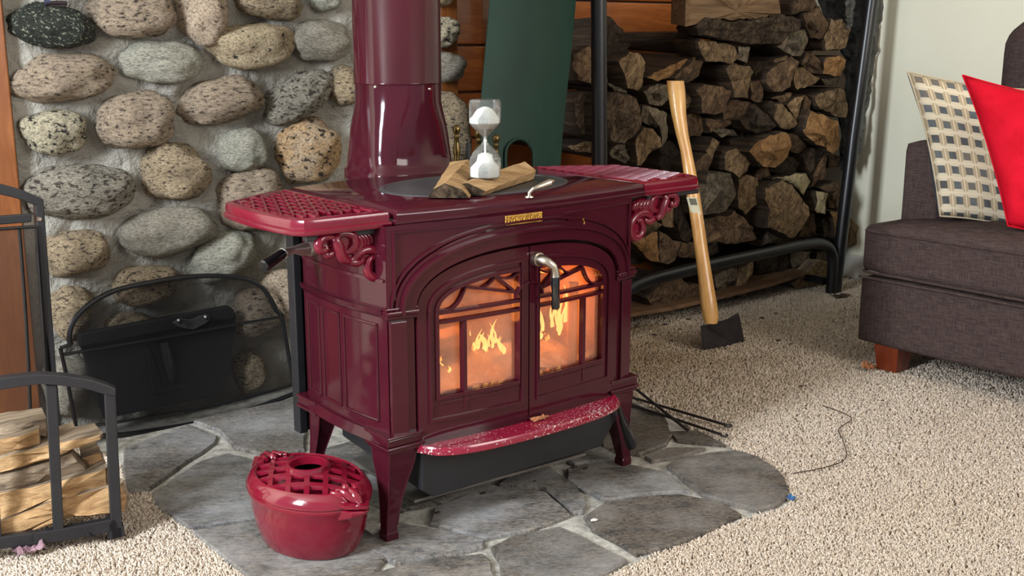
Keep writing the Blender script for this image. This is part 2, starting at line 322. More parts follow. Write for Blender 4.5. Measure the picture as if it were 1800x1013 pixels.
def nz(p, s=1.0): return noise.noise(V(p) * s)

# ================================================================== SETTING
WY, RY, WX = 2.90, 3.25, 4.10
# floor under everything
struct(MB().box((-1.7, -1.6, -0.06), (WX + 0.1, RY + 0.1, -0.016)).build('floor', CARPET_BASE, centre=False))
# chimney wall with mortar relief
def relief(name, x0, x1, z0, z1, Y, nx, nzn, amp, mat, depth):
    m = MB(); vs = []
    for j in range(nzn + 1):
        for i in range(nx + 1):
            x = x0 + (x1 - x0) * i / nx; z = z0 + (z1 - z0) * j / nzn
            edge = min(1, (x - x0) / 0.05, (x1 - x) / 0.05)
            vs.append((x, Y - amp * edge * (nz((x, 3.1, z), 9) + 0.5 * nz((x, 1.7, z), 24)), z))
    fs = [(j * (nx + 1) + i, j * (nx + 1) + i + 1, (j + 1) * (nx + 1) + i + 1, (j + 1) * (nx + 1) + i) for j in range(nzn) for i in range(nx)]
    m.add(vs, fs)
    return m
cw = relief('wall_chimney', 0.778, 2.035, -0.02, 1.5, WY, 150, 160, 0.022, MORTAR, 0.3)
cw.box((0.778, WY + 0.02, -0.02), (2.035, RY - 0.02, 2.45)); cw.box((0.778, WY - 0.004, 1.5), (2.035, WY + 0.03, 2.45))
WALLC = struct(cw.build('wall_chimney', MORTAR, smooth=True, centre=False))
# fieldstones: (px x, px y, half width, half height, turn, kind)
ST = [(95,46,74,39,3,'dark'),(236,20,75,49,0,'pink'),(354,14,44,65,4,'rose'),(476,4,61,31,8,'tan'),(573,-2,26,22,0,'pale'),(437,80,71,41,-3,'beige'),
 (562,72,54,37,0,'grey'),(115,137,88,44,-3,'pink'),(282,108,71,40,3,'pale'),(391,177,73,41,-8,'pink'),(527,169,68,37,-27,'dgrey'),(606,150,28,36,0,'tan'),
 (97,232,59,39,0,'black'),(238,212,69,51,-12,'pink'),(428,264,40,39,0,'pale'),(543,266,55,59,0,'orange'),(306,303,61,51,12,'tan'),(138,337,93,48,5,'dgrey'),
 (442,352,62,54,0,'pink'),(300,407,86,41,-3,'grey'),(135,444,60,40,-3,'tan'),(392,452,62,42,-15,'pale'),(257,503,59,35,0,'tan'),(498,515,44,44,0,'rose'),
 (124,548,38,48,0,'tan'),(448,548,50,42,0,'pink'),(438,653,27,37,0,'tan'),(222,577,42,26,0,'tan'),(118,680,44,56,0,'grey'),(330,600,62,36,0,'grey'),(300,668,58,34,4,'pink'),
 (470,735,40,32,0,'grey'),(776,56,27,29,0,'black'),(786,117,33,27,0,'grey'),(788,228,33,70,0,'tan'),(772,-6,26,18,0,'tan'),
 (590,420,44,40,0,'grey'),(120,-45,70,38,0,'grey'),(270,-70,70,36,0,'tan'),(430,-62,66,34,3,'rose'),(560,-55,55,32,0,'grey')]
for i, (x, y, a, b, turn, kd) in enumerate(ST):
    c = ay(x, y, WY - 0.02); ex = ay(x + a, y, WY - 0.02); ez = ay(x, y - b, WY - 0.02)
    hw = abs(ex.x - ay(x - a, y, WY - 0.02).x) / 2; hh = abs(ez.z - ay(x, y + b, WY - 0.02).z) / 2
    bm = bmesh.new(); bmesh.ops.create_icosphere(bm, subdivisions=4, radius=1)
    th = math.radians(-turn); seed = i * 5.3; n_e = rnd.uniform(2.1, 2.7)
    for v in bm.verts:
        p = v.co.copy(); r = (abs(p.x) ** n_e + abs(p.z) ** n_e + abs(p.y) ** 2.2) ** (-1 / 2.3)
        p *= r
        d = 1 + 0.20 * nz(p + V((seed, 0, 0)), 1.15) + 0.085 * nz(p + V((0, seed, 0)), 2.6) + 0.03 * nz(p + V((0, 0, seed)), 7) + 0.012 * nz(p + V((0, seed, seed)), 18)
        p *= d
        q = V((p.x * hw * 0.98, p.y * min(0.082, 0.8 * min(hw, hh) + 0.02), p.z * hh * 0.98))
        v.co = V((q.x * math.cos(th) - q.z * math.sin(th), q.y, q.x * math.sin(th) + q.z * math.cos(th))) + V((c.x, WY - 0.012, c.z))
    for f in bm.faces: f.smooth = True
    finish('stone', bm, GR[kd], WALLC)
# pine boards left of the chimney and beside it
struct(MB().box((0.40, WY - 0.03, -0.01), (0.770, WY + 0.02, 2.45)).build('trim_1', PINEV, bevel=0.004))
struct(MB().box((2.037, WY + 0.0, 0.0), (2.103, WY + 0.03, 2.45)).build('trim_2', PINEV, bevel=0.004))
struct(MB().box((-1.7, WY, -0.01), (0.40, WY + 0.05, 2.45)).build('wall_left', WALLP, centre=False))
wb = struct(MB().box((2.03, RY, -0.01), (WX, RY + 0.05, 2.45)).build('wall_back', simple('dark_gap', S(50, 28, 14)), centre=False))
z = -0.005; pz_seams = [ay(1130, 150, RY).z, ay(1130, 72, RY).z, ay(1130, 4, RY).z]; pitch = (pz_seams[2] - pz_seams[0]) / 2
z0 = pz_seams[0] - math.ceil(pz_seams[0] / pitch) * pitch
for k in range(17):
    a, b = max(z0 + k * pitch, 0), min(z0 + (k + 1) * pitch, 2.44)
    if b - a < 0.02: continue
    MB().box((2.04, RY - 0.02, a + 0.003), (WX - 0.002, RY - 0.001, b - 0.003)).build('plank', PINE, wb, bevel=0.006, bseg=2)
struct(MB().box((WX, -1.6, -0.01), (WX + 0.06, RY + 0.05, 2.45)).build('wall_right', WALLP, centre=False))
struct(MB().box((WX - 0.014, -1.6, -0.01), (WX - 0.001, RY - 0.03, 0.09)).build('baseboard_right', CEIL, bevel=0.003))
struct(MB().box((-1.7, -0.9, 2.45), (WX + 0.06, RY + 0.05, 2.5)).build('ceiling', CEIL, centre=False))

# ------------------------------------------------------------------ hearth
HX0, HX1, HY0 = 0.855, 2.17, 1.40
right_edge = [fl(*p) for p in ((1104,694),(1174,728),(1223,756),(1265,771),(1296,789),(1331,802),(1369,830),(1382,855),(1388,884),(1366,892),(1307,909),(1251,930),(1202,951),(1157,966),(1115,986),(1052,1011))]
HE = [V((HX0, WY, 0)), V((2.25, WY, 0))] + right_edge + [V((1.30, 1.385, 0)), V((1.0, 1.38, 0)), V((HX0, 1.40, 0))]
hm = MB(); hm.prism([V((p.x, p.y, -0.05)) for p in HE], (0, 0, 0.043))
HEARTH = hm.build('floor_hearth', GROUT, centre=False); struct(HEARTH)
FS = [
 [(222,790),(330,748),(378,768),(374,780),(334,806),(264,858),(226,866)],
 [(345,742),(520,702),(534,722),(532,790),(462,798),(416,786),(392,758)],
 [(278,884),(276,866),(352,814),(402,800),(452,814),(482,842),(518,864),(494,902),(400,918),(334,926)],
 [(338,934),(500,910),(636,930),(684,972),(640,1024),(600,1100),(560,1180),(470,1150),(440,1012)],
 [(640,962),(692,922),(742,930),(846,952),(842,962),(788,974),(734,981),(700,988)],
 [(762,920),(770,896),(830,872),(880,858),(958,868),(996,906),(930,930),(856,945),(806,932)],
 [(884,852),(920,832),(962,822),(1000,852),(1026,886),(1022,898),(1006,900),(962,860)],
 [(1002,846),(1000,826),(1040,818),(1105,820),(1164,833),(1206,864),(1146,866),(1066,878)],
 [(1032,908),(1068,886),(1126,876),(1194,872),(1270,888),(1298,905),(1206,948),(1120,972),(1048,930)],
 [(1176,821),(1197,808),(1292,795),(1331,806),(1366,831),(1382,868),(1360,887),(1328,895),(1289,885),(1238,870),(1210,846)],
 [(1181,761),(1222,760),(1272,782),(1195,774)],
 [(1138,803),(1176,790),(1236,790),(1194,801),(1150,810)],
 [(1104,706),(1166,737),(1176,764),(1168,780),(1124,798),(1062,788),(1058,730)],
 [(604,1024),(708,997),(765,985),(846,976),(858,992),(866,1020),(880,1080),(840,1140),(740,1180),(600,1180),(640,1080)],
 [(868,964),(902,948),(984,929),(1044,960),(1098,986),(1050,1012),(990,1052),(900,1080),(888,1040),(884,988)],
 [(540,800),(640,770),(760,800),(862,842),(742,888),(690,896),(600,860)],
 [(545,730),(700,716),(860,750),(990,810),(900,824),(760,784),(640,752)],
 [(880,740),(1040,720),(1046,784),(1090,806),(1010,816),(900,764)],
]
for i, pl in enumerate(FS):
    w3 = [fl(x, y) for x, y in pl]; c = sum(w3, V()) / len(w3); out = []
    for a, b in zip(w3, w3[1:] + w3[:1]):
        L = (b - a).length; n = max(2, int(L / 0.035))
        for k in range(n):
            p = a.lerp(b, k / n); d = (p - c); d.normalize(); p = p + d * 0.010 + d * 0.006 * nz((p.x, p.y, i * 3.0), 25) - d * 0.002; out.append(p)
    tz = 0.002 + 0.003 * rnd.random(); m = MB()
    r0 = [V((p.x, p.y, -0.012)) for p in out]; r1 = [V((p.x, p.y, tz - 0.004)) for p in out]
    r2 = [V((p.x + (c.x - p.x) * 0.03, p.y + (c.y - p.y) * 0.03, tz)) for p in out]
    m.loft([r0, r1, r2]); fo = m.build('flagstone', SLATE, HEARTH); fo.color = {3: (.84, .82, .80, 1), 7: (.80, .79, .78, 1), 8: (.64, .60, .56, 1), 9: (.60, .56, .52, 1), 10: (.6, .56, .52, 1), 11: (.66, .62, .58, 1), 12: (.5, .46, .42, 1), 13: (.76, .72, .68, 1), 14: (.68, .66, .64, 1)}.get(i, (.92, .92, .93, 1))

# ------------------------------------------------------------------ carpet pile
def in_poly(px, py, poly):
    inside = np.zeros(len(px), bool); n = len(poly)
    for i in range(n):
        x1, y1 = poly[i]; x2, y2 = poly[(i + 1) % n]
        if y1 == y2: continue
        c = ((y1 > py) != (y2 > py)) & (px < (x2 - x1) * (py - y1) / (y2 - y1) + x1); inside ^= c
    return inside
def pile():
    rs = np.random.RandomState(3); N = 640000
    # sampled by distance so near tufts are dense
    x = rs.uniform(0.0, 4.05, N); y = rs.uniform(0.9, 3.2, N)
    d = np.hypot(x, y); az = np.arctan2(y, x); fa = math.atan2(FW.y, FW.x)
    keep = (np.abs(az - fa) < 0.56) & (d > 1.35) & (rs.rand(N) < np.clip((2.1 / d) ** 1.6, 0.2, 1))
    keep &= ~in_poly(x, y, [(p.x, p.y) for p in HE]) & ~((x < 2.5) & (y > WY - 0.03)) & ~((x > 2.98) & (y < 1.95) & (y > 9))
    x, y, d = x[keep], y[keep], d[keep]; n = len(x)
    sc = np.clip(d / 2.2, 0.8, 1.35)
    h = rs.uniform(0.007, 0.012, n) * sc; r = rs.uniform(0.0013, 0.0021, n) * sc
    ta = rs.uniform(0, 2 * np.pi, n); lean = rs.uniform(0.2, 0.9, n) * h * 1.4
    vs = np.zeros((n, 7, 3)); ph = rs.uniform(0, 6.28, n)
    for k in range(3):
        a = ph + k * 2.094
        vs[:, k] = np.stack([x + r * np.cos(a), y + r * np.sin(a), np.full(n, -0.016)], 1)
        vs[:, 3 + k] = np.stack([x + lean * 0.45 * np.cos(ta) + r * 1.15 * np.cos(a), y + lean * 0.45 * np.sin(ta) + r * 1.15 * np.sin(a), -0.012 + h * 0.75], 1)
    vs[:, 6] = np.stack([x + lean * np.cos(ta), y + lean * np.sin(ta), -0.012 + h], 1)
    fs = []
    base = np.arange(n)[:, None] * 7
    tri = np.array([[0, 1, 4], [0, 4, 3], [1, 2, 5], [1, 5, 4], [2, 0, 3], [2, 3, 5], [3, 4, 6], [4, 5, 6], [5, 3, 6]])
    F = (base[:, None, :] + tri[None]).reshape(-1, 3)
    me = bpy.data.meshes.new('carpet_pile'); me.vertices.add(n * 7); me.vertices.foreach_set('co', vs.reshape(-1))
    me.loops.add(F.size); me.loops.foreach_set('vertex_index', F.reshape(-1).astype(np.int32)); me.polygons.add(len(F))
    me.polygons.foreach_set('loop_start', np.arange(0, F.size, 3, dtype=np.int32)); me.polygons.foreach_set('loop_total', np.full(len(F), 3, np.int32))
    me.polygons.foreach_set('use_smooth', np.ones(len(F), bool)); me.update(); me.validate(); me.materials.append(PILE)
    o = bpy.data.objects.new('carpet_pile', me); COL.objects.link(o); print('tufts', n)
    tag(o, 'beige looped carpet pile covering the floor around the stone hearth', 'carpet', kind='stuff')
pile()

# ================================================================== WOOD STOVE
XC = 1.466
STOVE = empty('wood_stove', (XC, 1.97, 0), 'burgundy enamelled cast iron wood stove with arched glass doors and a lit fire', 'stove')
def Yf(x): return 1.813 - 0.03 * (1 - ((x - XC) / 0.33) ** 2)
def FSf(x, z, o): return V((x, Yf(x) - o, z))
def ring(m, outer, inner, o0, o1, mapf=FSf, closed=True, mi=0):
    n = len(outer); A = [mapf(x, z, o1) for x, z in outer]; B = [mapf(x, z, o1) for x, z in inner]; C = [mapf(x, z, o0) for x, z in outer]; D = [mapf(x, z, o0) for x, z in inner]
    fs = []
    for i in range(n if closed else n - 1):
        j = (i + 1) % n
        fs += [(i, j, n + j, n + i), (2 * n + i, 2 * n + j, j, i), (n + i, n + j, 3 * n + j, 3 * n + i), (3 * n + i, 3 * n + j, 2 * n + j, 2 * n + i)]
    if not closed:
        fs += [(0, n, 3 * n, 2 * n), (n - 1, 2 * n - 1, 4 * n - 1, 3 * n - 1)]
    m.add(A + B + C + D, fs, mi)
def arch(wd, z0, h, n=40, e=2.4):
    out = []
    for k in range(n + 1):
        t = math.pi * (1 - k / n); c, s = math.cos(t), math.sin(t)
        out.append((XC + wd * math.copysign(abs(c) ** (2 / e), c), z0 + h * abs(s) ** (2 / e)))
    return out
def bar(m, a, b, wd, o0, o1, mapf=FSf, n=6):
    (x0, z0), (x1, z1) = a, b; L = math.hypot(x1 - x0, z1 - z0); nx, nzv = -(z1 - z0) / L * wd / 2, (x1 - x0) / L * wd / 2; rings = []
    for k in range(n + 1):
        t = k / n; x, zq = x0 + (x1 - x0) * t, z0 + (z1 - z0) * t
        rings.append([mapf(x + nx, zq + nzv, o0), mapf(x + nx * 0.7, zq + nzv * 0.7, o1), mapf(x - nx * 0.7, zq - nzv * 0.7, o1), mapf(x - nx, zq - nzv, o0)])
    m.loft(rings)
def polybar(m, pts, wd, o0, o1, mapf=FSf):
    rings = []
    for i, (x, zq) in enumerate(pts):
        a = pts[max(i - 1, 0)]; b = pts[min(i + 1, len(pts) - 1)]; L = math.hypot(b[0] - a[0], b[1] - a[1]) or 1
        nx, nzv = -(b[1] - a[1]) / L * wd / 2, (b[0] - a[0]) / L * wd / 2
        rings.append([mapf(x + nx, zq + nzv, o0), mapf(x + nx * 0.6, zq + nzv * 0.6, o1), mapf(x - nx * 0.6, zq - nzv * 0.6, o1), mapf(x - nx, zq - nzv, o0)])
    m.loft(rings)
BX0, BX1, BZ0, BZ1, BYB = XC - 0.326, XC + 0.326, 0.205, 0.645, 2.15
# --- body shell: sides (bowed), back, top, floor, front plate with arched opening
b = MB()
def Xs(y, s): return (BX0 if s < 0 else BX1) + s * 0.016 * (1 - ((y - 1.98) / 0.17) ** 2)
for s in (-1, 1):
    r = []
    for k in range(9):
        y = 1.815 + (BYB - 1.815) * k / 8; xo = Xs(y, s); xi = XC + s * 0.285
        r.append([V((xo, y, BZ0)), V((xo, y, BZ1)), V((xi, y, BZ1)), V((xi, y, BZ0))])
    b.loft(r)
b.box((BX0 + 0.03, BYB - 0.03, BZ0), (BX1 - 0.03, BYB, BZ1)); b.box((BX0 + 0.03, 1.83, 0.615), (BX1 - 0.03, BYB - 0.03, BZ1)); b.box((BX0 + 0.03, 1.83, BZ0), (BX1 - 0.03, BYB - 0.03, 0.225))
ar = arch(0.275, 0.47, 0.112, 48)
outer = [(XC + (x - XC) * 0.326 / 0.275, BZ1) for x, zq in ar]
inn = [(BX0, 0.47)] + ar + [(BX1, 0.47)]; oo = [(BX0, BZ1 - 0.0)] + outer + [(BX1, BZ1)]
oo[0] = (BX0, 0.56); oo = [(BX0, BZ1 - 0.001)] + outer + [(BX1, BZ1 - 0.001)]
ring(b, oo, inn, -0.02, 0.0, closed=False)
for s in (-1, 1):   # jambs
    xo, xi = XC + s * 0.326, XC + s * 0.272
    ring(b, [(xo, 0.472), (xo, BZ0)], [(xi, 0.472), (xi, BZ0)], -0.02, 0.0, closed=False)
ring(b, [(XC - 0.28 + 0.07 * k, 0.215) for k in range(9)], [(XC - 0.28 + 0.07 * k, 0.19) for k in range(9)], -0.03, 0.0, closed=False)
ring(b, [(XC - 0.285, 0.205), (XC - 0.285, 0.47)] + arch(0.285, 0.47, 0.122, 48) + [(XC + 0.285, 0.47), (XC + 0.285, 0.205)], [(XC - 0.25, 0.205), (XC - 0.25, 0.468)] + arch(0.25, 0.468, 0.088, 48) + [(XC + 0.25, 0.468), (XC + 0.25, 0.205)], -0.034, -0.024, closed=False)  # unseen inner lip added behind the doors to stop firelight leaking
BODY = b.build('body', ENAMEL, STOVE, smooth=True, angle=30)
# --- arch surround mouldings
m = MB()
def band(w0, h0, w1, h1, o0, o1):
    ring(m, arch(w1, 0.472, h1, 48), arch(w0, 0.472, h0, 48), o0, o1, closed=False)
band(0.274, 0.111, 0.300, 0.135, 0, 0.012); band(0.300, 0.135, 0.306, 0.141, 0, 0.018); band(0.306, 0.141, 0.314, 0.150, 0, 0.008); band(0.319, 0.155, 0.3225, 0.1595, 0, 0.006)
m.build('arch_moulding', ENAMEL, STOVE, smooth=True, angle=30)
for s in (-1, 1):   # spandrel panel beads
    m = MB()
    q = lambda dx, zq: (XC + s * dx, zq)
    polybar(m, [q(0.313, 0.50), q(0.313, 0.633), q(0.10, 0.633)], 0.006, 0, 0.005)
    ap = [p for p in arch(0.304, 0.485, 0.142, 48, 2.2) if s * (p[0] - XC) > 0.09]
    polybar(m, ap, 0.006, 0, 0.005)
    m.build('spandrel_bead', ENAMEL, STOVE, smooth=True)
# --- ledge mouldings and pilasters
for s in (-1, 1):
    m = MB(); xa, xb = XC + s * 0.331, XC + s * 0.268
    for z0, z1, o in ((0.463, 0.472, 0.010), (0.472, 0.48, 0.016), (0.48, 0.486, 0.009)):
        lo, hi = min(xa, xb) - (0.004 if s < 0 else 0), max(xa, xb) + (0.004 if s > 0 else 0)
        m.add([FSf(x, zq, oq) for x in (lo, hi) for zq in (z0, z1) for oq in (-0.01, o)], [(0, 1, 3, 2), (4, 6, 7, 5), (0, 4, 5, 1), (2, 3, 7, 6), (1, 5, 7, 3), (0, 2, 6, 4)])
    m.build('capital', ENAMEL, STOVE, bevel=0.002)
    m = MB(); lo, hi = sorted((XC + s * 0.326, XC + s * 0.290))
    m.add([FSf(x, zq, oq) for x in (lo, hi) for zq in (0.212, 0.458) for oq in (-0.005, 0.007)], [(0, 1, 3, 2), (4, 6, 7, 5), (0, 4, 5, 1), (2, 3, 7, 6), (1, 5, 7, 3), (0, 2, 6, 4)])
    m.build('pilaster', ENAMEL, STOVE, bevel=0.002)
# --- side panels: ledge, base bead, recessed panel beads
for s in (-1, 1):
    sm = lambda y, zq, o: V((Xs(y, s) + s * o, y, zq)); m = MB()
    ys = [1.82 + (BYB - 0.004 - 1.82) * k / 10 for k in range(11)]
    def strip(z0, z1, o0, o1):
        m.loft([[sm(y, z0, -0.003), sm(y, z0, o0), sm(y, z1, o1), sm(y, z1, -0.003)] for y in ys])
    strip(0.472, 0.482, 0.008, 0.011); strip(0.465, 0.472, 0.003, 0.008); strip(0.535, 0.541, 0.004, 0.003); strip(0.207, 0.226, 0.014, 0.006)
    def loop(y0, y1, z0, z1):
        for (a, b2) in (((y0, z0), (y1, z0)), ((y1, z0), (y1, z1)), ((y1, z1), (y0, z1)), ((y0, z1), (y0, z0))):
            pts = [(a[0] + (b2[0] - a[0]) * k / 6, a[1] + (b2[1] - a[1]) * k / 6) for k in range(7)]
            m.tube([sm(y, zq, 0.001) for y, zq in pts], 0.0028, 6)
    for y0, y1 in ((1.845, 1.955), (1.975, 2.045), (2.065, 2.125)): loop(y0, y1, 0.25, 0.447)
    m.build('side_moulding', ENAMEL, STOVE, smooth=True)
m = MB(); m.box((BX0 - 0.0, 1.9, 0.28), (BX0 + 0.001, 1.91, 0.29)); 
# --- doors
def half(sgn, wd, zb, spring, h, gap, n_top=18):
    a = arch(wd, spring, h, n_top * 2); pts = [p for p in a if sgn * (p[0] - XC) >= -1e-6]
    if sgn < 0: pts = pts
    else: pts = pts[::-1]
    pts = [(p[0], p[1]) for p in pts]; pts[-1] = (XC + sgn * gap, pts[-1][1])
    xc = XC + sgn * gap; xo = XC + sgn * wd; top = pts[-1][1]; out = []
    for k in range(8): out.append((xc + (xo - xc) * k / 8, zb))
    for k in range(8): out.append((xo, zb + (spring - zb) * k / 8))
    pp = [p for p in pts if sgn * (p[0] - XC) >= gap - 1e-9]
    # resample arch to fixed count
    L = [0]; 
    for i in range(1, len(pp)): L.append(L[-1] + math.hypot(pp[i][0] - pp[i - 1][0], pp[i][1] - pp[i - 1][1]))
    for k in range(20):
        t = L[-1] * k / 20; i = max(j for j in range(len(L)) if L[j] <= t + 1e-9); i = min(i, len(pp) - 2); u = (t - L[i]) / max(L[i + 1] - L[i], 1e-9)
        out.append((pp[i][0] + (pp[i + 1][0] - pp[i][0]) * u, pp[i][1] + (pp[i + 1][1] - pp[i][1]) * u))
    for k in range(8): out.append((xc, top + (zb - top) * k / 8))
    return out
for s in (-1, 1):
    DOOR = bpy.data.objects.new('door', None); COL.objects.link(DOOR); DOOR.parent = STOVE; DOOR.location = V((XC + s * 0.13, 1.79, 0.2)) - STOVE.location
    m = MB()
    O = half(s, 0.268, 0.206, 0.47, 0.105, 0.0015); I = half(s, 0.224, 0.292, 0.465, 0.063, 0.026)
    ring(m, O, I, -0.022, 0.004); 
    O2 = half(s, 0.262, 0.214, 0.47, 0.099, 0.006); I2 = half(s, 0.242, 0.262, 0.468, 0.082, 0.014)
    ring(m, half(s, 0.246, 0.240, 0.468, 0.083, 0.020), half(s, 0.240, 0.246, 0.467, 0.078, 0.023), 0.003, 0.0085)
    ring(m, half(s, 0.230, 0.284, 0.466, 0.069, 0.0255), half(s, 0.222, 0.292, 0.465, 0.061, 0.0275), 0.0, 0.0075)
    m.build('door_frame', ENAMEL, DOOR, smooth=True, angle=25)
    m = MB(); X = lambda d: XC + s * d
    for zz in (0.463, 0.444): bar(m, (X(0.02), zz), (X(0.224), zz), 0.0085, -0.006, 0.006)
    bar(m, (X(0.162), 0.44), (X(0.162), 0.252), 0.011, -0.006, 0.006)
    bar(m, (X(0.026), 0.276), (X(0.222), 0.276), 0.006, -0.004, 0.006)
    hub = (X(0.012), 0.475)
    tips = [(X(0.20), 0.487), (X(0.158), 0.510), (X(0.085), 0.522)]
    for tx, tz in tips[1:]: bar(m, (X(0.035), 0.482), (tx, tz), 0.008, -0.006, 0.005)
    # scallops hung between the rays
    anchors = [(X(0.222), 0.468), (X(0.158), 0.509), (X(0.085), 0.523), (X(0.026), 0.524)]
    for (a, b2), sag in zip(zip(anchors, anchors[1:]), (0.020, 0.016, 0.012)):
        pts = []
        for k in range(11):
            t = k / 10; px, pz_ = a[0] + (b2[0] - a[0]) * t, a[1] + (b2[1] - a[1]) * t
            pts.append((px + (-s) * sag * 0.35 * math.sin(math.pi * t), pz_ - sag * 0.8 * math.sin(math.pi * t)))
        polybar(m, pts, 0.0065, -0.006, 0.005)
        pts2 = [(p[0] + s * 0.006, p[1] + 0.008) for p in pts[1:-1]]
    ang = [(X(0.002 + 0.033 * math.cos(t)), 0.470 + 0.030 * math.sin(t)) for t in [math.pi / 2 * k / 8 for k in range(9)]]
    polybar(m, ang, 0.007, 0.0, 0.009)
    m.build('tracery', ENAMEL, DOOR, smooth=True, angle=30)
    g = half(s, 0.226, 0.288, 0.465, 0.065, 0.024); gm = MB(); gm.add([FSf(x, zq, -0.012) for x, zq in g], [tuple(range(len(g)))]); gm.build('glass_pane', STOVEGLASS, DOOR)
# --- door handle
hb = FSf(1.486, 0.546, 0.004); HND = MB()
HND.tube([hb, hb + V((0, -0.010, 0))], [0.0155, 0.015], 16); HND.tube([hb + V((0, -0.008, 0)), hb + V((0, -0.022, 0)), hb + V((0.004, -0.032, -0.003)), hb + V((0.014, -0.037, -0.012)), hb + V((0.0185, -0.038, -0.024)), hb + V((0.019, -0.038, -0.034))], [0.0125, 0.0115, 0.0095, 0.0085, 0.009, 0.0105], 14)
HND = HND.build('door_handle', CHROME, STOVE, smooth=True); HND['label'] = 'nickel elbow door handle with a black grip'
g0 = hb + V((0.019, -0.038, -0.033)); MB().tube([g0, g0 + V((0, 0, -0.004)), g0 + V((0.0005, 0, -0.035)), g0 + V((0.001, 0, -0.066)), g0 + V((0.001, 0, -0.07))], [0.0085, 0.0095, 0.0088, 0.0095, 0.008], 14).build('grip', GRIP, HND, smooth=True)
# --- plaque
m = MB(); m.add([FSf(x, zq, oq) for x in (1.405, 1.502) for zq in (0.623, 0.644) for oq in (0, 0.004)], [(0, 1, 3, 2), (4, 6, 7, 5), (0, 4, 5, 1), (2, 3, 7, 6), (1, 5, 7, 3), (0, 2, 6, 4)])
PL = m.build('plaque', GOLD, STOVE, bevel=0.0015); PL['label'] = 'gold embossed plaque'
m = MB()
for k in range(13): 
    x = 1.411 + k * 0.0065
    m.tube([FSf(x, 0.628, 0.0045), FSf(x + 0.002, 0.634 + 0.003 * (k % 3 == 0), 0.0052), FSf(x + 0.004, 0.629, 0.0045)], 0.0009, 5)
m.build('embossed_script', GOLD, PL, smooth=True)
m = MB(); m.tube([FSf(1.615 + 0.002 * math.sin(k * 0.9), 0.606 + k * 0.0022, 0.0125) for k in range(7)], 0.0012, 6); m.build('damper_mark', GOLD, STOVE, smooth=True)
# --- lid
LX0, LX1, LT = 1.166, 1.842, 0.672
def lidY(x): return 1.818 - 0.022 * (1 - ((x - 1.5) / 0.34) ** 2)
lid_out = [(LX0 + (LX1 - LX0) * k / 16, lidY(LX0 + (LX1 - LX0) * k / 16)) for k in range(17)] + [(LX1, 2.27), (1.70, 2.31), (1.36, 2.31), (LX0, 2.262)]
def slab(m, out, prof, cen):
    rings = []
    for ins, zq in prof:
        rr = []
        for i, (x, y) in enumerate(out):
            n = len(out); a = V(out[i - 1]); c = V(out[(i + 1) % n]); t1 = (V(out[i]) - a).normalized(); t2 = (c - V(out[i])).normalized(); t = (t1 + t2).normalized()
            nrm = V((-t.y, t.x)); k = max(0.4, nrm.dot(V((-t1.y, t1.x))))
            rr.append(V((x + nrm.x * ins / k, y + nrm.y * ins / k, zq)))
        rings.append(rr)
    m.loft(rings)
PROF = [(0.012, 0.640), (0.002, 0.643), (0.0, 0.646), (0.0, 0.651), (0.004, 0.654), (0.003, 0.662), (0.005, 0.668), (0.011, LT)]
m = MB(); slab(m, lid_out, PROF, None); m.build('stove_top', ENAMEL, STOVE, smooth=True, angle=40)
GC = V((1.522, 2.037)); m = MB(); m.lathe([(0.0, LT - 0.002), (1.0, LT - 0.002), (1.0, LT + 0.0015), (0.985, LT + 0.003), (0.955, LT + 0.003), (0.945, LT + 0.0012), (0.0, LT + 0.0014)], (GC.x, GC.y, 0), 56, 0.235, 0.165)
m.build('griddle', GRID_IRON, STOVE, smooth=True, angle=30)
p0, p1, p2 = fl(930, 347, LT), fl(937, 332, 0.690), fl(966, 321, 0.700)
m = MB(); m.tube([p0, p0 + V((0, 0, 0.003))], [0.010, 0.009], 14); m.tube([p0, p0 + V((0.001, 0.0, 0.010)), p1, p1.lerp(p2, 0.5), p2], [0.004, 0.004, 0.0042, 0.0065, 0.0085], 12); m.tube([p2, p2 + (p2 - p1).normalized() * 0.010], [0.0085, 0.004], 12)
LV = m.build('thermostat_lever', CHROME, STOVE, smooth=True); LV['label'] = 'small nickel lever on the stove top'
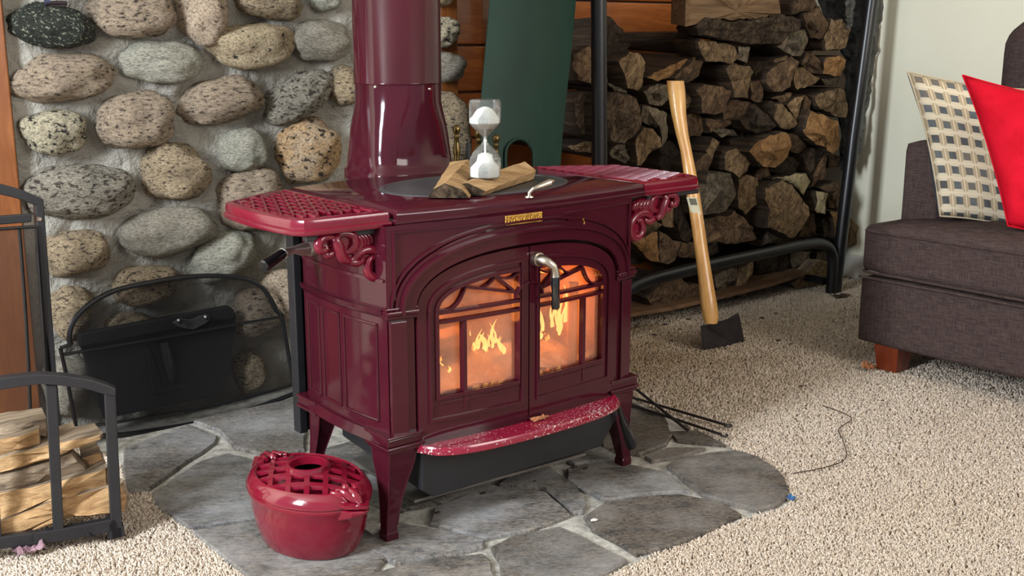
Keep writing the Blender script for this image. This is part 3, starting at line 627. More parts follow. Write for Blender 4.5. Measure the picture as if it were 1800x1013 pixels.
# --- warming shelves with woven lattice
for s, (xa, xb) in ((-1, (0.958, LX0 - 0.003)), (1, (2.062, LX1 + 0.003))):
    fy = 1.825
    xo = xa
    out = [(xb, fy), (xa + (xb - xa) * 0.22, fy + 0.004), (xa + (xb - xa) * 0.10, fy + 0.010), (xa + (xb - xa) * 0.03, fy + 0.028), (xa - s * 0.0, fy + 0.055)]
    for k in range(1, 6): out.append((xa + s * 0.010 * math.sin(k / 6 * math.pi), fy + 0.055 + 0.25 * k / 6))
    out += [(xa, 2.135), (xa + (xb - xa) * 0.06, 2.155), (xa + (xb - xa) * 0.5, 2.215), (xb, 2.262)]
    if s < 0: out = out[::-1]
    else: out = out
    if s < 0: out = out[::-1]; out = list(reversed(out))
    ar2 = sum(out[i][0] * out[(i + 1) % len(out)][1] - out[(i + 1) % len(out)][0] * out[i][1] for i in range(len(out)))
    if ar2 < 0: out = out[::-1]
    SH = MB(); slab(SH, out, [(0.014, 0.638), (0.002, 0.641), (0.0, 0.645), (0.0, 0.650), (0.005, 0.653), (0.004, 0.662), (0.006, 0.669), (0.014, LT), (0.020, LT), (0.023, LT - 0.007)], None)
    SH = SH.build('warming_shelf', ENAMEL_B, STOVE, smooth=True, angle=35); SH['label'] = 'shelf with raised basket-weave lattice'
    ins = []
    for (x, y) in out:
        c = V(((xa + xb) / 2, 2.03)); d = V((x, y)) - c; ins.append(c + d * 0.88)
    def inside(p):
        r = False
        for i in range(len(ins)):
            a, b2 = ins[i], ins[(i + 1) % len(ins)]
            if (a.y > p.y) != (b2.y > p.y) and p.x < (b2.x - a.x) * (p.y - a.y) / (b2.y - a.y) + a.x: r = not r
        return r
    LM = MB(); cen = V(((xa + xb) / 2, 2.03)); fx = -s
    g2 = V((-0.40 * fx, -0.9165)); g1 = V((0.0, -1.0)); gp2 = V((-g2.y, g2.x)); gp1 = V((-g1.y, g1.x))
    def rib(a, b2, nrm, wd, hh):
        LM.loft([[V((p.x + nrm.x * k, p.y + nrm.y * k, zq)) for k, zq in ((wd, LT - 0.008), (wd * 0.6, LT - 0.001 + hh * e), (-wd * 0.6, LT - 0.001 + hh * e), (-wd, LT - 0.008))] for p, e in ((a, 0.2), (a.lerp(b2, 0.15), 1), (a.lerp(b2, 0.85), 1), (b2, 0.2))])
    pf = 1.0 if s < 0 else 0.62
    for k in range(-16, 17):
        for q in range(-16, 17):
            c = cen + g1 * 0.0560 * pf * k + g2 * 0.0500 * pf * q; a, b2 = c - g1 * 0.0215 * pf, c + g1 * 0.0215 * pf
            if inside(a) and inside(b2): rib(a, b2, gp1, 0.0066 * pf, 0.0016)
            a, b2 = c + g1 * 0.0280 * pf - g2 * 0.0255 * pf, c + g1 * 0.0280 * pf + g2 * 0.0255 * pf
            if inside(a) and inside(b2): rib(a, b2, gp2, 0.0038 * (pf + 0.1), 0.0030)
    LM.build('lattice', ENAMEL_B, SH, smooth=True, angle=50)
    # bracket rail under the shelf
    MB().box((min(xa, xb) + 0.03, 1.845, 0.628), (max(xa, xb) - 0.01, 1.862, 0.640)).build('shelf_rail', IRON, STOVE, bevel=0.002)
# --- scroll brackets traced on the left, mirrored to the right
def sp(cx, cy): return ay(530 + cx / 9.65, 395 + cy / 9.65, 1.85)
def mirror(p, s): return p if s < 0 else V((2 * 1.492 - p.x, p.y, p.z))
def smoothpath(pts, n=6):
    out = []
    for i in range(len(pts) - 1):
        p0, p1, p2, p3 = pts[max(i - 1, 0)], pts[i], pts[i + 1], pts[min(i + 2, len(pts) - 1)]
        for k in range(n):
            t = k / n; out.append(0.5 * ((2 * p1) + (p2 - p0) * t + (2 * p0 - 5 * p1 + 4 * p2 - p3) * t * t + (3 * p1 - p0 - 3 * p2 + p3) * t ** 3))
    out.append(pts[-1]); return out
for s in (-1, 1):
    m = MB()
    def stroke(pts, r0, r1, flat=1.5, dy=0.0):
        q = smoothpath([V((*sp(*p),)) for p in pts]); q = [mirror(V((p.x, p.y + dy, p.z)), s) for p in q]; n = len(q)
        m.tube(q, [1.25 * (r0 + (r1 - r0) * math.sin(math.pi * min(1, i / (n - 1) * 1.0))) for i in range(n)], 10)
    ring_pts = [(1080, 700), (1130, 560), (1240, 500), (1360, 560), (1400, 700), (1340, 830), (1220, 870), (1140, 800)]
    stroke([(760, 620), (880, 580), (960, 500), (1080, 430), (1230, 430), (1370, 530), (1410, 700), (1350, 850), (1230, 890), (1130, 820), (1110, 690), (1170, 570), (1260, 550)], 0.0045, 0.0085)
    stroke([(760, 640), (860, 640), (980, 640), (1060, 560)], 0.003, 0.007)
    for k, (a, b2, c) in enumerate((((830, 160), (930, 290), (870, 500)), ((890, 150), (1010, 300), (930, 520)), ((960, 150), (1070, 290), (990, 480)), ((1030, 150), (1140, 280), (1080, 420)), ((1090, 150), (1210, 250), (1180, 390)), ((1130, 160), (1250, 260), (1270, 380)))):
        stroke([a, b2, c], 0.003, 0.0072, dy=0.002 * k)
    stroke([(700, 480), (820, 440), (900, 330), (880, 200), (760, 150), (600, 170)], 0.004, 0.008)
    stroke([(620, 180), (560, 250), (620, 420), (680, 560), (800, 620)], 0.005, 0.010, dy=-0.004)
    stroke([(560, 220), (430, 210), (320, 240), (270, 340), (300, 430), (390, 420), (380, 350)], 0.004, 0.0075, dy=-0.004)
    stroke([(370, 460), (430, 520), (520, 480), (560, 400)], 0.003, 0.006)
    for c in ((470, 350), (490, 410), (540, 440)):
        q = mirror(sp(*c), s); m.lathe([(0.0, -0.003), (0.0028, 0), (0.0, 0.003)], q + V((0, -0.004, 0)), 8)
    pl = [(300, 250), (600, 150), (900, 140), (1240, 180), (1290, 380), (1380, 560), (1340, 820), (1180, 800), (1080, 640), (800, 640), (640, 600), (560, 420), (330, 400)]
    bp = [mirror(sp(*p), s) for p in pl]; m.prism([V((p.x, 1.852, p.z)) for p in bp], (0, 0.010, 0))
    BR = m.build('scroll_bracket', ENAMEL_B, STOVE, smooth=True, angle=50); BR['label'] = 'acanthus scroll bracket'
# --- ash lip
lip = []
for k in range(25):
    t = k / 24; x = XC - 0.273 + 0.546 * t; e = abs(2 * t - 1); lip.append((x, Yf(x) - 0.006 - 0.062 * (1 - e ** 5) ** 0.5))
lipo = lip + [(XC + 0.273, Yf(XC + 0.273) + 0.01), (XC - 0.273, Yf(XC - 0.273) + 0.01)]
m = MB(); slab(m, lipo, [(0.006, 0.178), (0.0, 0.182), (0.0, 0.192), (0.003, 0.197), (0.007, 0.197), (0.011, 0.1935)], None)
LIPM = NT('ash_dusted_enamel'); _n = LIPM.noise(LIPM.coords(), 210, 4); _k = LIPM.noise(LIPM.coords(), 9, 3)
_msk = LIPM.ramp(LIPM.math('ADD', _n, LIPM.math('MULTIPLY', _k, 0.35)), [(0.785, (0, 0, 0, 1)), (0.84, (0.8, 0.8, 0.8, 1))])
LIPM.bsdf(LIPM.mix(_msk, S(128, 16, 44), S(214, 206, 204)), 0.2, coat=0.4)
m.build('ash_lip', LIPM.m, STOVE, smooth=True, angle=35)
# --- ash pan / heat shield under the stove
m = MB(); z0, z1 = 0.075, 0.196
m.loft([[V((XC - 0.262, 1.80, z1)), V((XC - 0.262, 1.80, z0 + 0.02)), V((XC - 0.235, 1.80, z0)), V((XC + 0.235, 1.80, z0)), V((XC + 0.29, 1.80, z1 - 0.05)), V((XC + 0.29, 1.80, z1))],
        [V((XC - 0.262, 2.12, z1)), V((XC - 0.262, 2.12, z0 + 0.05)), V((XC - 0.235, 2.12, z0 + 0.03)), V((XC + 0.235, 2.12, z0 + 0.03)), V((XC + 0.29, 2.12, z1 - 0.04)), V((XC + 0.29, 2.12, z1))]])
m.build('ash_pan', SATINB, STOVE, bevel=0.004)
m = MB(); m.prism([(XC - 0.262, 1.83, 0.060), (XC + 0.20, 1.815, 0.058), (XC + 0.22, 2.1, 0.066), (XC - 0.25, 2.1, 0.066)], (0, 0, 0.006)); m.build('heat_shield', simple('dull_steel_shield', S(120, 114, 106), S(96, 90, 84), 20, 0.5, metal=0.5), STOVE)
m = MB(); m.box((XC - 0.335, 2.185, 0.13), (XC + 0.335, 2.200, 0.60)); m.box((XC - 0.337, 2.172, 0.13), (XC - 0.318, 2.203, 0.60)); m.box((XC + 0.318, 2.172, 0.13), (XC + 0.337, 2.203, 0.60)); m.build('rear_heat_shield', SATINB, STOVE, bevel=0.002)
for s in (-1, 1):
    m = MB(); m.box((XC + s * 0.25 - 0.012, BYB - 0.004, 0.35), (XC + s * 0.25 + 0.012, 2.186, 0.38))
    m.build('shield_bracket', IRON, STOVE)
# --- legs
for sx in (-1, 1):
    for (yc, sy) in ((1.838, -1), (2.125, 1)):
        m = MB(); xc = XC + sx * 0.302; rings = []
        for zq, h, off in ((0.200, 0.040, 0.0), (0.192, 0.040, 0.0), (0.189, 0.034, 0.0), (0.16, 0.0300, 0.004), (0.13, 0.0235, 0.009), (0.10, 0.0182, 0.015), (0.07, 0.0148, 0.020), (0.035, 0.0126, 0.026), (0.022, 0.0125, 0.027), (0.018, 0.0142, 0.027), (0.004, 0.0145, 0.027)):
            h *= (1.0 if sy < 0 else 0.66); cx_, cy_ = xc + sx * off, yc + sy * off * 0.5; rings.append([V((cx_ + a * h, cy_ + c * h, zq)) for a, c in ((-1, -1), (1, -1), (1, 1), (-1, 1))])
        m.loft(rings)
        # bead lines on the two visible faces
        for (a, c) in ((-1, -1), (1, -1), (-1, 1), (1, 1)):
            ls = 1.0 if sy < 0 else 0.66
            m.tube([V((xc + sx * o + a * h * ls * 0.97, yc + sy * o * 0.5 + c * h * ls * 0.97, zq)) for zq, h, o in ((0.186, 0.0335, 0.001), (0.16, 0.0300, 0.004), (0.13, 0.0235, 0.009), (0.10, 0.0182, 0.015), (0.07, 0.0148, 0.020), (0.035, 0.0126, 0.026))], 0.0022, 6)
        m.build('leg', ENAMEL, STOVE, bevel=0.0015)
        m = MB(); hb2 = 0.043
        for z0, z1, h in ((0.199, 0.206, 0.045), (0.206, 0.222, 0.041), (0.222, 0.228, 0.044)): m.box((xc - h, yc - h, z0), (xc + h, yc + h, z1))
        m.build('leg_capital', ENAMEL, STOVE, bevel=0.002)
m = MB(); m.prism([ax(x, y, BX0 - 0.003) for x, y in ((666,722),(671,719),(674,735),(672,749),(667,751),(668,738))], (0.002, 0, 0)); cp = m.build('chipped_patch', STICKER, STOVE); cp['label'] = 'pale patch of chipped enamel at the corner'
# black tapered tool handle hanging before the right front leg
a, c = ay(1086, 712, 1.78), ay(1111, 786, 1.78)
m = MB(); m.tube([a, a.lerp(c, 0.3), a.lerp(c, 0.34), a.lerp(c, 0.94), c], [0.0055, 0.006, 0.0085, 0.0135, 0.011], 14); m.build('ash_door_handle', GRIP, STOVE, smooth=True)
# --- damper handle on the left side
d0, d1, d2 = ax(543, 437, 1.118), ax(500, 444, 1.045), ax(462, 469, 0.985)
m = MB(); m.tube([d0 + V((0.012, 0, 0)), d0, d0 + V((-0.006, 0, 0))], [0.017, 0.017, 0.014], 16); m.tube([d0, d0.lerp(d1, 0.3), d0.lerp(d1, 0.6) + V((0, 0, 0.002)), d1, d1 + (d2 - d1) * 0.05], [0.014, 0.013, 0.008, 0.0085, 0.0115], 14)
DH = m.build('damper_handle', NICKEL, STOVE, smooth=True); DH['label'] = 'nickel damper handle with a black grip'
m = MB(); m.tube([d1 + (d2 - d1) * 0.04, d1.lerp(d2, 0.1), d1.lerp(d2, 0.95), d2], [0.0095, 0.0105, 0.0125, 0.010], 14); m.build('grip', GRIP, DH, smooth=True)
# --- firebox: bricks, ash, logs, flames
m = MB(); m.box((XC - 0.283, 2.075, 0.226), (XC + 0.283, 2.118, 0.612)); m.box((XC - 0.284, 1.845, 0.226), (XC - 0.262, 2.075, 0.612)); m.box((XC + 0.262, 1.845, 0.226), (XC + 0.284, 2.075, 0.612)); m.build('firebrick_lining', FIREBRICK, STOVE, bevel=0.004)
bm = bmesh.new(); bmesh.ops.create_grid(bm, x_segments=40, y_segments=20, size=1)
for v in bm.verts:
    x, y = v.co.x * 0.26, v.co.y * 0.105; v.co = V((XC + x, 1.955 + y, 0.275 + 0.05 * (1 - (v.co.y - 0.3) ** 2 * 0.6) * (1 - abs(v.co.x) ** 3) + 0.02 * nz((x, y, 1), 18)))
for f in bm.faces: f.smooth = True
finish('ash_bed', bm, ASH, STOVE)
for (x0, y0, zq, x1, y1, z1, r) in ((1.26, 1.93, 0.345, 1.64, 1.98, 0.36, 0.034), (1.33, 2.03, 0.37, 1.68, 2.00, 0.385, 0.036), (1.30, 1.97, 0.40, 1.60, 2.04, 0.42, 0.03)):
    m = MB(); P = [V((x0, y0, zq)).lerp(V((x1, y1, z1)), k / 7) for k in range(8)]; m.tube(P, [r * (1 + 0.14 * nz(p, 30)) for p in P], 9); m.build('burning_log', [CHAR], STOVE)
for k in range(12):
    m = MB()
    p = V((XC + rnd.uniform(-0.2, 0.2), 1.89 + rnd.uniform(0, 0.12), 0.325 + rnd.uniform(0, 0.015))); r = rnd.uniform(0.006, 0.014); m.lathe([(0.2 * r, -r), (r, -0.3 * r), (0.8 * r, 0.5 * r), (0.1 * r, r)], p, 6)
    m.build('ember', EMBER, STOVE)
fr = random.Random(21)
for (cx_, cz_, spread, n_f, hh) in ((1.453, 0.325, 0.030, 10, 0.060), (1.50, 0.320, 0.020, 4, 0.035), (1.635, 0.335, 0.028, 8, 0.065), (1.672, 0.355, 0.012, 4, 0.085), (1.345, 0.29, 0.010, 3, 0.025), (1.60, 0.33, 0.012, 3, 0.04)):
    for q_ in range(n_f):
        bx = cx_ + fr.uniform(-1, 1) * spread; yy = 1.895 + fr.uniform(0, 0.03); zb = cz_ + fr.uniform(-0.008, 0.012); h = hh * fr.uniform(0.45, 1.1); wd = fr.uniform(0.0025, 0.0065); ph = fr.uniform(0, 6)
        m = MB(); rings = []
        for q in range(9):
            t = q / 8; r = wd * (math.sin(math.pi * (0.10 + t * 0.90) ** 0.7) + 0.03); fx = bx + 0.016 * t * math.sin(2.6 * t + ph) ; rings.append([V((fx + r * math.cos(a), yy + 0.6 * r * math.sin(a), zb + h * t)) for a in [2 * math.pi * jj / 6 for jj in range(6)]])
        m.loft(rings); m.build('flame', FLAME, STOVE, smooth=True)
m = MB()
for x in (1.262, 1.655): m.tube([(x, 1.855, 0.28), (x, 1.853, 0.46)], 0.012, 8); 
m.build('andiron', FIREBRICK, STOVE, smooth=True)
for x, pw in ((1.35, 0.95), (1.62, 0.95)):
    l = bpy.data.lights.new('fire_light', 'POINT'); l.energy = pw; l.color = (1, 0.27, 0.055); l.shadow_soft_size = 0.05
    o = bpy.data.objects.new('fire_light', l); COL.objects.link(o); o.location = (x, 1.93, 0.42)

# ------------------------------------------------------------------ stove pipe
PC = V((1.545, 2.385, 0)); PIPE = empty('stove_pipe', (PC.x, PC.y, 0.655), 'glossy burgundy flue pipe rising from the back of the stove', 'stove pipe')
def se(a, b2, e, zq, n=48, dx=0, dy=0):
    out = []
    for k in range(n):
        t = 2 * math.pi * k / n; c, sn = math.cos(t), math.sin(t); out.append(V((PC.x + dx + a * math.copysign(abs(c) ** (2 / e), c), PC.y + dy + b2 * math.copysign(abs(sn) ** (2 / e), sn), zq)))
    return out
ZT, ZJ = ay(697, 182, 2.30).z, ay(697, 150, 2.30).z; m = MB()
m.loft([se(0.126, 0.108, 3.6, 0.655), se(0.126, 0.108, 3.6, 0.678), se(0.120, 0.102, 3.6, 0.684), se(0.118, 0.100, 3.4, 0.72), se(0.113, 0.101, 2.8, 0.78), se(0.108, 0.104, 2.2, ZT - 0.02), se(0.106, 0.106, 2, ZT), se(0.106, 0.106, 2, ZJ)])
m.build('flue_adapter', ENAMEL, PIPE, smooth=True, angle=50)
m = MB(); m.lathe([(0.1075, ZJ), (0.1085, ZJ + 0.002), (0.1085, ZJ + 0.004), (0.1072, ZJ + 0.006), (0.1072, 2.45)], (PC.x, PC.y, 0), 56); m.build('upper_pipe', ENAMEL, PIPE, smooth=True, angle=50)
for (x, y) in ((628, 155), (745, 156)):
    p = ay(x, y, 2.30); d = (p - V((PC.x, PC.y, p.z))); d.normalize(); q = V((PC.x, PC.y, p.z)) + d * 0.106; m = MB(); m.tube([q, q + d * 0.003], [0.004, 0.003], 10); m.build('screw', CHROME, PIPE, smooth=True)

# ------------------------------------------------------------------ things on the stove
def splint(name, label, A, B, prof_a, prof_b, mats, seed):
    A, B = V(A), V(B); d = (B - A).normalized(); sd = d.cross(ZZ).normalized(); m = MB(); rings = []; N = 12
    for k in range(N + 1):
        t = k / N; r = []
        for (ua, va), (ub, vb) in zip(prof_a, prof_b):
            u, v = ua + (ub - ua) * t, va + (vb - va) * t; p = A.lerp(B, t) + sd * u + ZZ * v
            j = 0.0035 * nz(p + V((seed, 0, 0)), 28); r.append(p + sd * j + ZZ * abs(j) * (1 if v > 0.004 else 0))
        rings.append(r)
    m.loft(rings, cap=False); n = len(prof_a); m.add(rings[0], [tuple(range(n))], 1); m.add(rings[-1], [tuple(range(n))], 0)
    return tag(m.build(name, mats, smooth=True, angle=25), label, 'firewood', 'kindling splints drying on the stove top')
ZS = LT + 0.0035
splint('kindling_stick', 'split kindling with torn orange grain under the left side of the hourglass', (1.335, 1.885, ZS), (1.535, 2.105, ZS), [(-0.042, 0.0), (0.046, 0.0), (0.030, 0.018), (-0.005, 0.030), (-0.03, 0.016)], [(-0.03, 0), (0.03, 0), (0.034, 0.022), (0.012, 0.046), (-0.028, 0.04)], [SIDE_X, WE['k']], 3)
splint('kindling_stick', 'flat pale kindling pointing right from under the hourglass, bark on its near end', (1.395, 1.893, ZS), (1.668, 2.035, ZS), [(-0.022, 0.004), (0.03, 0.0), (0.040, 0.010), (0.0, 0.024), (-0.024, 0.022)], [(-0.02, 0.004), (0.02, 0.0), (0.026, 0.018), (-0.006, 0.038), (-0.022, 0.032)], [SIDE_X, WE['k']], 9)
HG = V((1.472, 1.936, 0.702)); HGO = empty('hourglass', HG, 'clear faceted glass hourglass with white sand standing on the kindling', 'hourglass')
def oct_ring(r, zq, n=8): r, zq = r * 0.87, zq * 0.88; return [HG + V((r * math.cos(2 * math.pi * (k + 0.5) / n), r * math.sin(2 * math.pi * (k + 0.5) / n), zq)) for k in range(n)]
H_ = 0.188
def gl(prof): 
    m = MB(); m.loft([oct_ring(r, zq) for r, zq in prof]); return m
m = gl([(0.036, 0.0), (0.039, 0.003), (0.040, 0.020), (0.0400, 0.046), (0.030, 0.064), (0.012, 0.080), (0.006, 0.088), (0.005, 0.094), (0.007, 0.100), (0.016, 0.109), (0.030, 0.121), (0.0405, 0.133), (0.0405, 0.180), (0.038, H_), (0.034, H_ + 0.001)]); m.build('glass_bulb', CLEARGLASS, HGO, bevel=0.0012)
m = gl([(0.0355, 0.0025), (0.0375, 0.006), (0.0372, 0.026), (0.030, 0.033), (0.022, 0.041), (0.018, 0.056), (0.010, 0.060), (0.002, 0.061)]); m.build('sand', SAND, HGO, smooth=True)
m = gl([(0.024, 0.119), (0.0372, 0.1325), (0.0385, 0.137), (0.0380, 0.144), (0.031, 0.150), (0.026, 0.158), (0.019, 0.166), (0.008, 0.171), (0.002, 0.172)]); m.build('sand', SAND, HGO, smooth=True)
m = MB(); m.tube([HG + V((0, 0, 0.050)), HG + V((0, 0, 0.106))], 0.0022, 8); m.build('sand_stream', SAND, HGO, smooth=True)

# ------------------------------------------------------------------ kettle humidifier
KC = V((1.012, 1.922, 0.003)); KR = math.radians(98); KT = empty('steamer_kettle', KC, 'oval crimson enamelled cast iron steamer pot with a lattice lid', 'kettle')
LA, SB = 0.146, 0.108
m = MB()
ke = lambda prof, mb=None: (mb or MB()).lathe([(r, zq) for r, zq in prof], KC, 56, LA, SB, KR)
m = ke([(0.70, 0.0), (0.78, 0.001), (0.82, 0.008), (0.90, 0.040), (0.955, 0.076), (0.975, 0.098), (1.0, 0.104), (1.01, 0.110), (1.0, 0.114), (0.95, 0.114), (0.90, 0.09), (0.78, 0.04), (0.62, 0.012), (0.0, 0.012)])
m.build('pot', KETTLE, KT, smooth=True, angle=45)
def kp(u, v, zq): # u along long axis, v across (metres)
    return KC + V((u * math.cos(KR) - v * math.sin(KR), u * math.sin(KR) + v * math.cos(KR), zq))
for s in (-1, 1):  # lugs on the pot, pointed leaf tips
    m = MB(); m.loft([[kp(s * (LA * 0.86), -0.035, 0.085), kp(s * (LA * 0.86), 0.035, 0.085), kp(s * LA * 0.9, 0.034, 0.113), kp(s * LA * 0.9, -0.034, 0.113)],
            [kp(s * (LA + 0.016), -0.022, 0.100), kp(s * (LA + 0.016), 0.022, 0.100), kp(s * (LA + 0.018), 0.022, 0.114), kp(s * (LA + 0.018), -0.022, 0.114)],
            [kp(s * (LA + 0.034), -0.005, 0.108), kp(s * (LA + 0.034), 0.005, 0.108), kp(s * (LA + 0.034), 0.005, 0.115), kp(s * (LA + 0.034), -0.005, 0.115)]])
    m.build('lug', KETTLE, KT, bevel=0.004, bseg=3)
LID = MB(); dome = lambda r: 0.128 + 0.036 * max(0.0, 1 - r ** 2.2) 
LID = ke([(1.0, 0.1145), (1.02, 0.116), (1.015, 0.122), (0.93, 0.139), (0.87, 0.143), (0.84, 0.141), (0.85, 0.134), (0.95, 0.118)]).build('lattice_lid', KETTLE, KT, smooth=True, angle=50)
def kd(u, v, dz=0.0):
    r = min(1, math.hypot(u / LA, v / SB)); return kp(u, v, 0.136 + 0.020 * max(0, 1 - (r / 0.86) ** 2) + dz)
m = MB()
for sg in (-1, 1):
    for k in range(-7, 8):
        o = k * 0.058; pts = []
        for q in range(-40, 41):
            t = q / 40 * 0.20; u, v = o + t * 0.78, sg * t * 0.62
            if math.hypot(u / LA, v / SB) < 0.875 and math.hypot(u, v) > 0.040: pts.append((u, v, q))
        runs = []; 
        for p in pts:
            if runs and p[2] == runs[-1][-1][2] + 1: runs[-1].append(p)
            else: runs.append([p])
        for rn in runs:
            if len(rn) < 3: continue
            nx, ny = -sg * 0.62 * 0.0066, 0.78 * 0.0066; rings = []
            for u, v, q in rn:
                rings.append([kd(u + nx, v + ny, -0.005), kd(u + nx * 0.75, v + ny * 0.75, 0.003), kd(u - nx * 0.75, v - ny * 0.75, 0.003), kd(u - nx, v - ny, -0.005)])
            m.loft(rings)
m.build('lattice', KETTLE, LID, smooth=True, angle=40)
m = MB(); m.lathe([(0.046, 0.148), (0.045, 0.157), (0.043, 0.163), (0.039, 0.1645), (0.035, 0.163), (0.034, 0.148)], KC, 40); m.build('lid_ring', KETTLE, LID, smooth=True, angle=50)
for s in (-1, 1):  # leafy lid grips
    m = MB()
    for (u0, v0, u1, v1, zq, r) in ((0.86, 0, 1.14, 0, 0.137, 0.012), (0.80, -0.02, 1.08, -0.006, 0.140, 0.009), (0.80, 0.02, 1.08, 0.006, 0.140, 0.009), (0.78, -0.032, 0.98, -0.016, 0.138, 0.008), (0.78, 0.032, 0.98, 0.016, 0.138, 0.008)):
        a, c = kp(s * u0 * LA, v0, zq + 0.004), kp(s * u1 * LA, v1, zq - 0.012); m.tube([a, a.lerp(c, 0.4) + V((0, 0, 0.006)), a.lerp(c, 0.75) + V((0, 0, 0.002)), c], [r * 0.6, r, r * 0.8, r * 0.35], 8)
    m.lathe([(0.0, 0.0), (0.009, 0.002), (0.006, 0.010), (0, 0.012)], kp(s * LA * 0.82, 0, 0.142), 10)
    m.loft([[kp(s * u, v * sg, zq + dz) for sg, dz in ((-1, 0), (1, 0), (1, 0.007), (-1, 0.007))] for u, v, zq in ((LA * 0.90, 0.034, 0.121), (LA + 0.008, 0.030, 0.119), (LA + 0.024, 0.015, 0.119), (LA + 0.040, 0.003, 0.121))])
    m.build('lid_grip', KETTLE, LID, smooth=True, angle=60)
m = MB(); m.lathe([(0.0, 0.085), (0.84, 0.085), (0.88, 0.092), (0.0, 0.092)], KC, 40, LA, SB, KR); m.build('shade_disc', simple('painted_pot_shade', S(12, 10, 11), None, rough=0.6, spec=0.1), KT, smooth=True)  # black disc inside the pot paints the shade seen through the lid holes

# ================================================================== LEFT: arched mesh screen, metal tray, tall screen, firewood holder
def scr(x, y, off=0.0): # leaning plane against the chimney
    n = V((0, 1, -0.10)).normalized(); return apl(x, y, (1.1, 2.775 + off, 0.0), n)
FSN = empty('fireplace_screen', (1.15, 2.79, 0), 'low arched black wire mesh screen leaning against the stone chimney', 'fireplace screen')
outl = [(137,768),(128,720),(117,662),(106,612),(124,606)]; archp = [(124,606),(122,590),(130,564),(155,537),(200,512),(260,498),(320,488),(380,485),(430,490),(460,505),(478,530),(485,545),(494,552)]
rightp = [(494,552),(503,600),(512,650),(519,684),(515,693)]; bottom = [(515,693),(450,717),(380,737),(300,752),(210,765),(137,768)]
def sm2(pts, off=0.0): return [scr(x, y, off) for x, y in pts]
m = MB(); m.tube(sm2(outl[:4]), 0.005, 8); m.tube(sm2(outl[3:]), 0.005, 8); m.tube(smoothpath(sm2(archp), 4), 0.0068, 8); m.tube(smoothpath(sm2(rightp), 3), 0.0058, 8); m.tube(smoothpath(sm2(bottom), 4), 0.0068, 8)
m.tube(sm2([(110, 624), (495, 557)]), 0.0042, 8); m.tube(smoothpath(sm2([(131, 752), (210, 742), (330, 722), (430, 700), (517, 676)]), 3), 0.0042, 8)
m.build('frame', BLACKM, FSN, smooth=True)
m = MB(); allp = [scr(x, y, 0.003) for x, y in outl + archp[1:] + rightp[1:] + bottom[1:-1]]; m.add(allp, [tuple(range(len(allp)))]); m.build('wire_mesh', SCREEN, FSN)
def tr(x, y, off=0.0): n = V((0, 1, -0.08)).normalized(); return apl(x, y, (1.1, 2.80 + off, 0.0), n)
TRAY = empty('metal_tray', (1.15, 2.81, 0), 'black sheet metal tray with scalloped handle plate leaning behind the mesh screen', 'tray')
m = MB(); face = [(136,590),(403,540),(416,552),(406,640),(391,694),(182,738)]; m.prism([tr(*p) for p in face], (0, 0.012, 0)); m.build('tray_panel', SATINB, TRAY, bevel=0.004)
m = MB(); m.prism([tr(x, y, -0.014) for x, y in [(137,586),(402,537),(413,545),(414,560),(140,612)]], (0, 0.016, 0)); m.build('rolled_rim', SATINB, TRAY, bevel=0.006)
m = MB(); m.tube([tr(289, 600, -0.002), tr(297, 640, -0.002), tr(304, 672, -0.002)], [0.016, 0.018, 0.010], 12); m.build('ridge', SATINB, TRAY, smooth=True)
m = MB(); m.prism([tr(x, y, -0.004) for x, y in [(253,605),(256,612),(270,694),(330,682),(330,672),(286,680),(264,610)]], (0, 0.006, 0)); m.build('pressed_rib', SATINB, TRAY, bevel=0.002)
m = MB(); m.prism([tr(x, y, -0.022) for x, y in [(303,568),(316,560),(336,562),(362,552),(372,560),(362,570),(352,574),(342,580),(326,578),(312,574)]], (0, 0.006, 0)); PLT = m.build('handle_plate', IRON, TRAY, bevel=0.002)
for x, y in ((314, 562), (361, 556)):
    p = tr(x, y, -0.024); m = MB(); m.tube([p, p + V((-0.002, -0.008, 0)), p + V((-0.003, -0.016, 0)), p + V((-0.003, -0.020, 0))], [0.004, 0.004, 0.0085, 0.004], 10); m.build('knob', BLACKM, PLT, smooth=True)
# tall folding screen at the far left
YT = 2.60
TS = empty('fireplace_screen', (0.66, YT, 0), 'tall black steel mesh screen with arched top standing at the left edge', 'fireplace screen')
def tp(x, y): return ay(x, y, YT)
m = MB()
po = [tp(62, 352), tp(77, 352), tp(100, 660), tp(100, 660) + V((0, 0, -0.232)), tp(84, 660) + V((0, 0, -0.232)), tp(84, 660)]
m.prism(po, (0, 0.022, 0))
top = [tp(-120, 352), tp(-60, 330), tp(0, 323), tp(40, 334), tp(76, 350), tp(76, 366), tp(58, 360), tp(30, 349), tp(0, 342), tp(-60, 348), tp(-116, 372)]
m.prism(top, (0, 0.022, 0)); m.prism([tp(-110, 388), tp(56, 376), tp(56, 391), tp(-110, 404)], (0, 0.014, 0))
m.prism([tp(-120, 354), tp(-106, 354), tp(-92, 660), tp(-92, 660) + V((0, 0, -0.236)), tp(-108, 660) + V((0, 0, -0.236))], (0, 0.022, 0))
m.build('frame', SATINB, TS, bevel=0.0025)
m = MB(); e0 = tp(62, 398); e1 = tp(84, 700)
m.tube([tp(-100, 410), e0 + V((0, -0.004, 0)), tp(68, 480) + V((0, -0.004, 0)), e1], 0.0042, 8); m.tube([tp(34, 402), tp(43, 520), tp(50, 640), tp(54, 740)], 0.004, 8); m.build('inner_wire', BLACKM, TS, smooth=True)
m = MB(); m.add([tp(-100, 408), tp(62, 398), tp(96, 700), tp(96, 700) + V((0, 0, -0.16)), tp(-90, 700) + V((0, 0, -0.18))], [(0, 1, 2, 3, 4)]); m.build('wire_mesh', SCREEN2, TS)
p = tp(69, 385); m = MB(); m.tube([p, p + V((0, -0.006, 0))], [0.006, 0.004], 10); m.build('bolt', CHROME, TS, smooth=True)
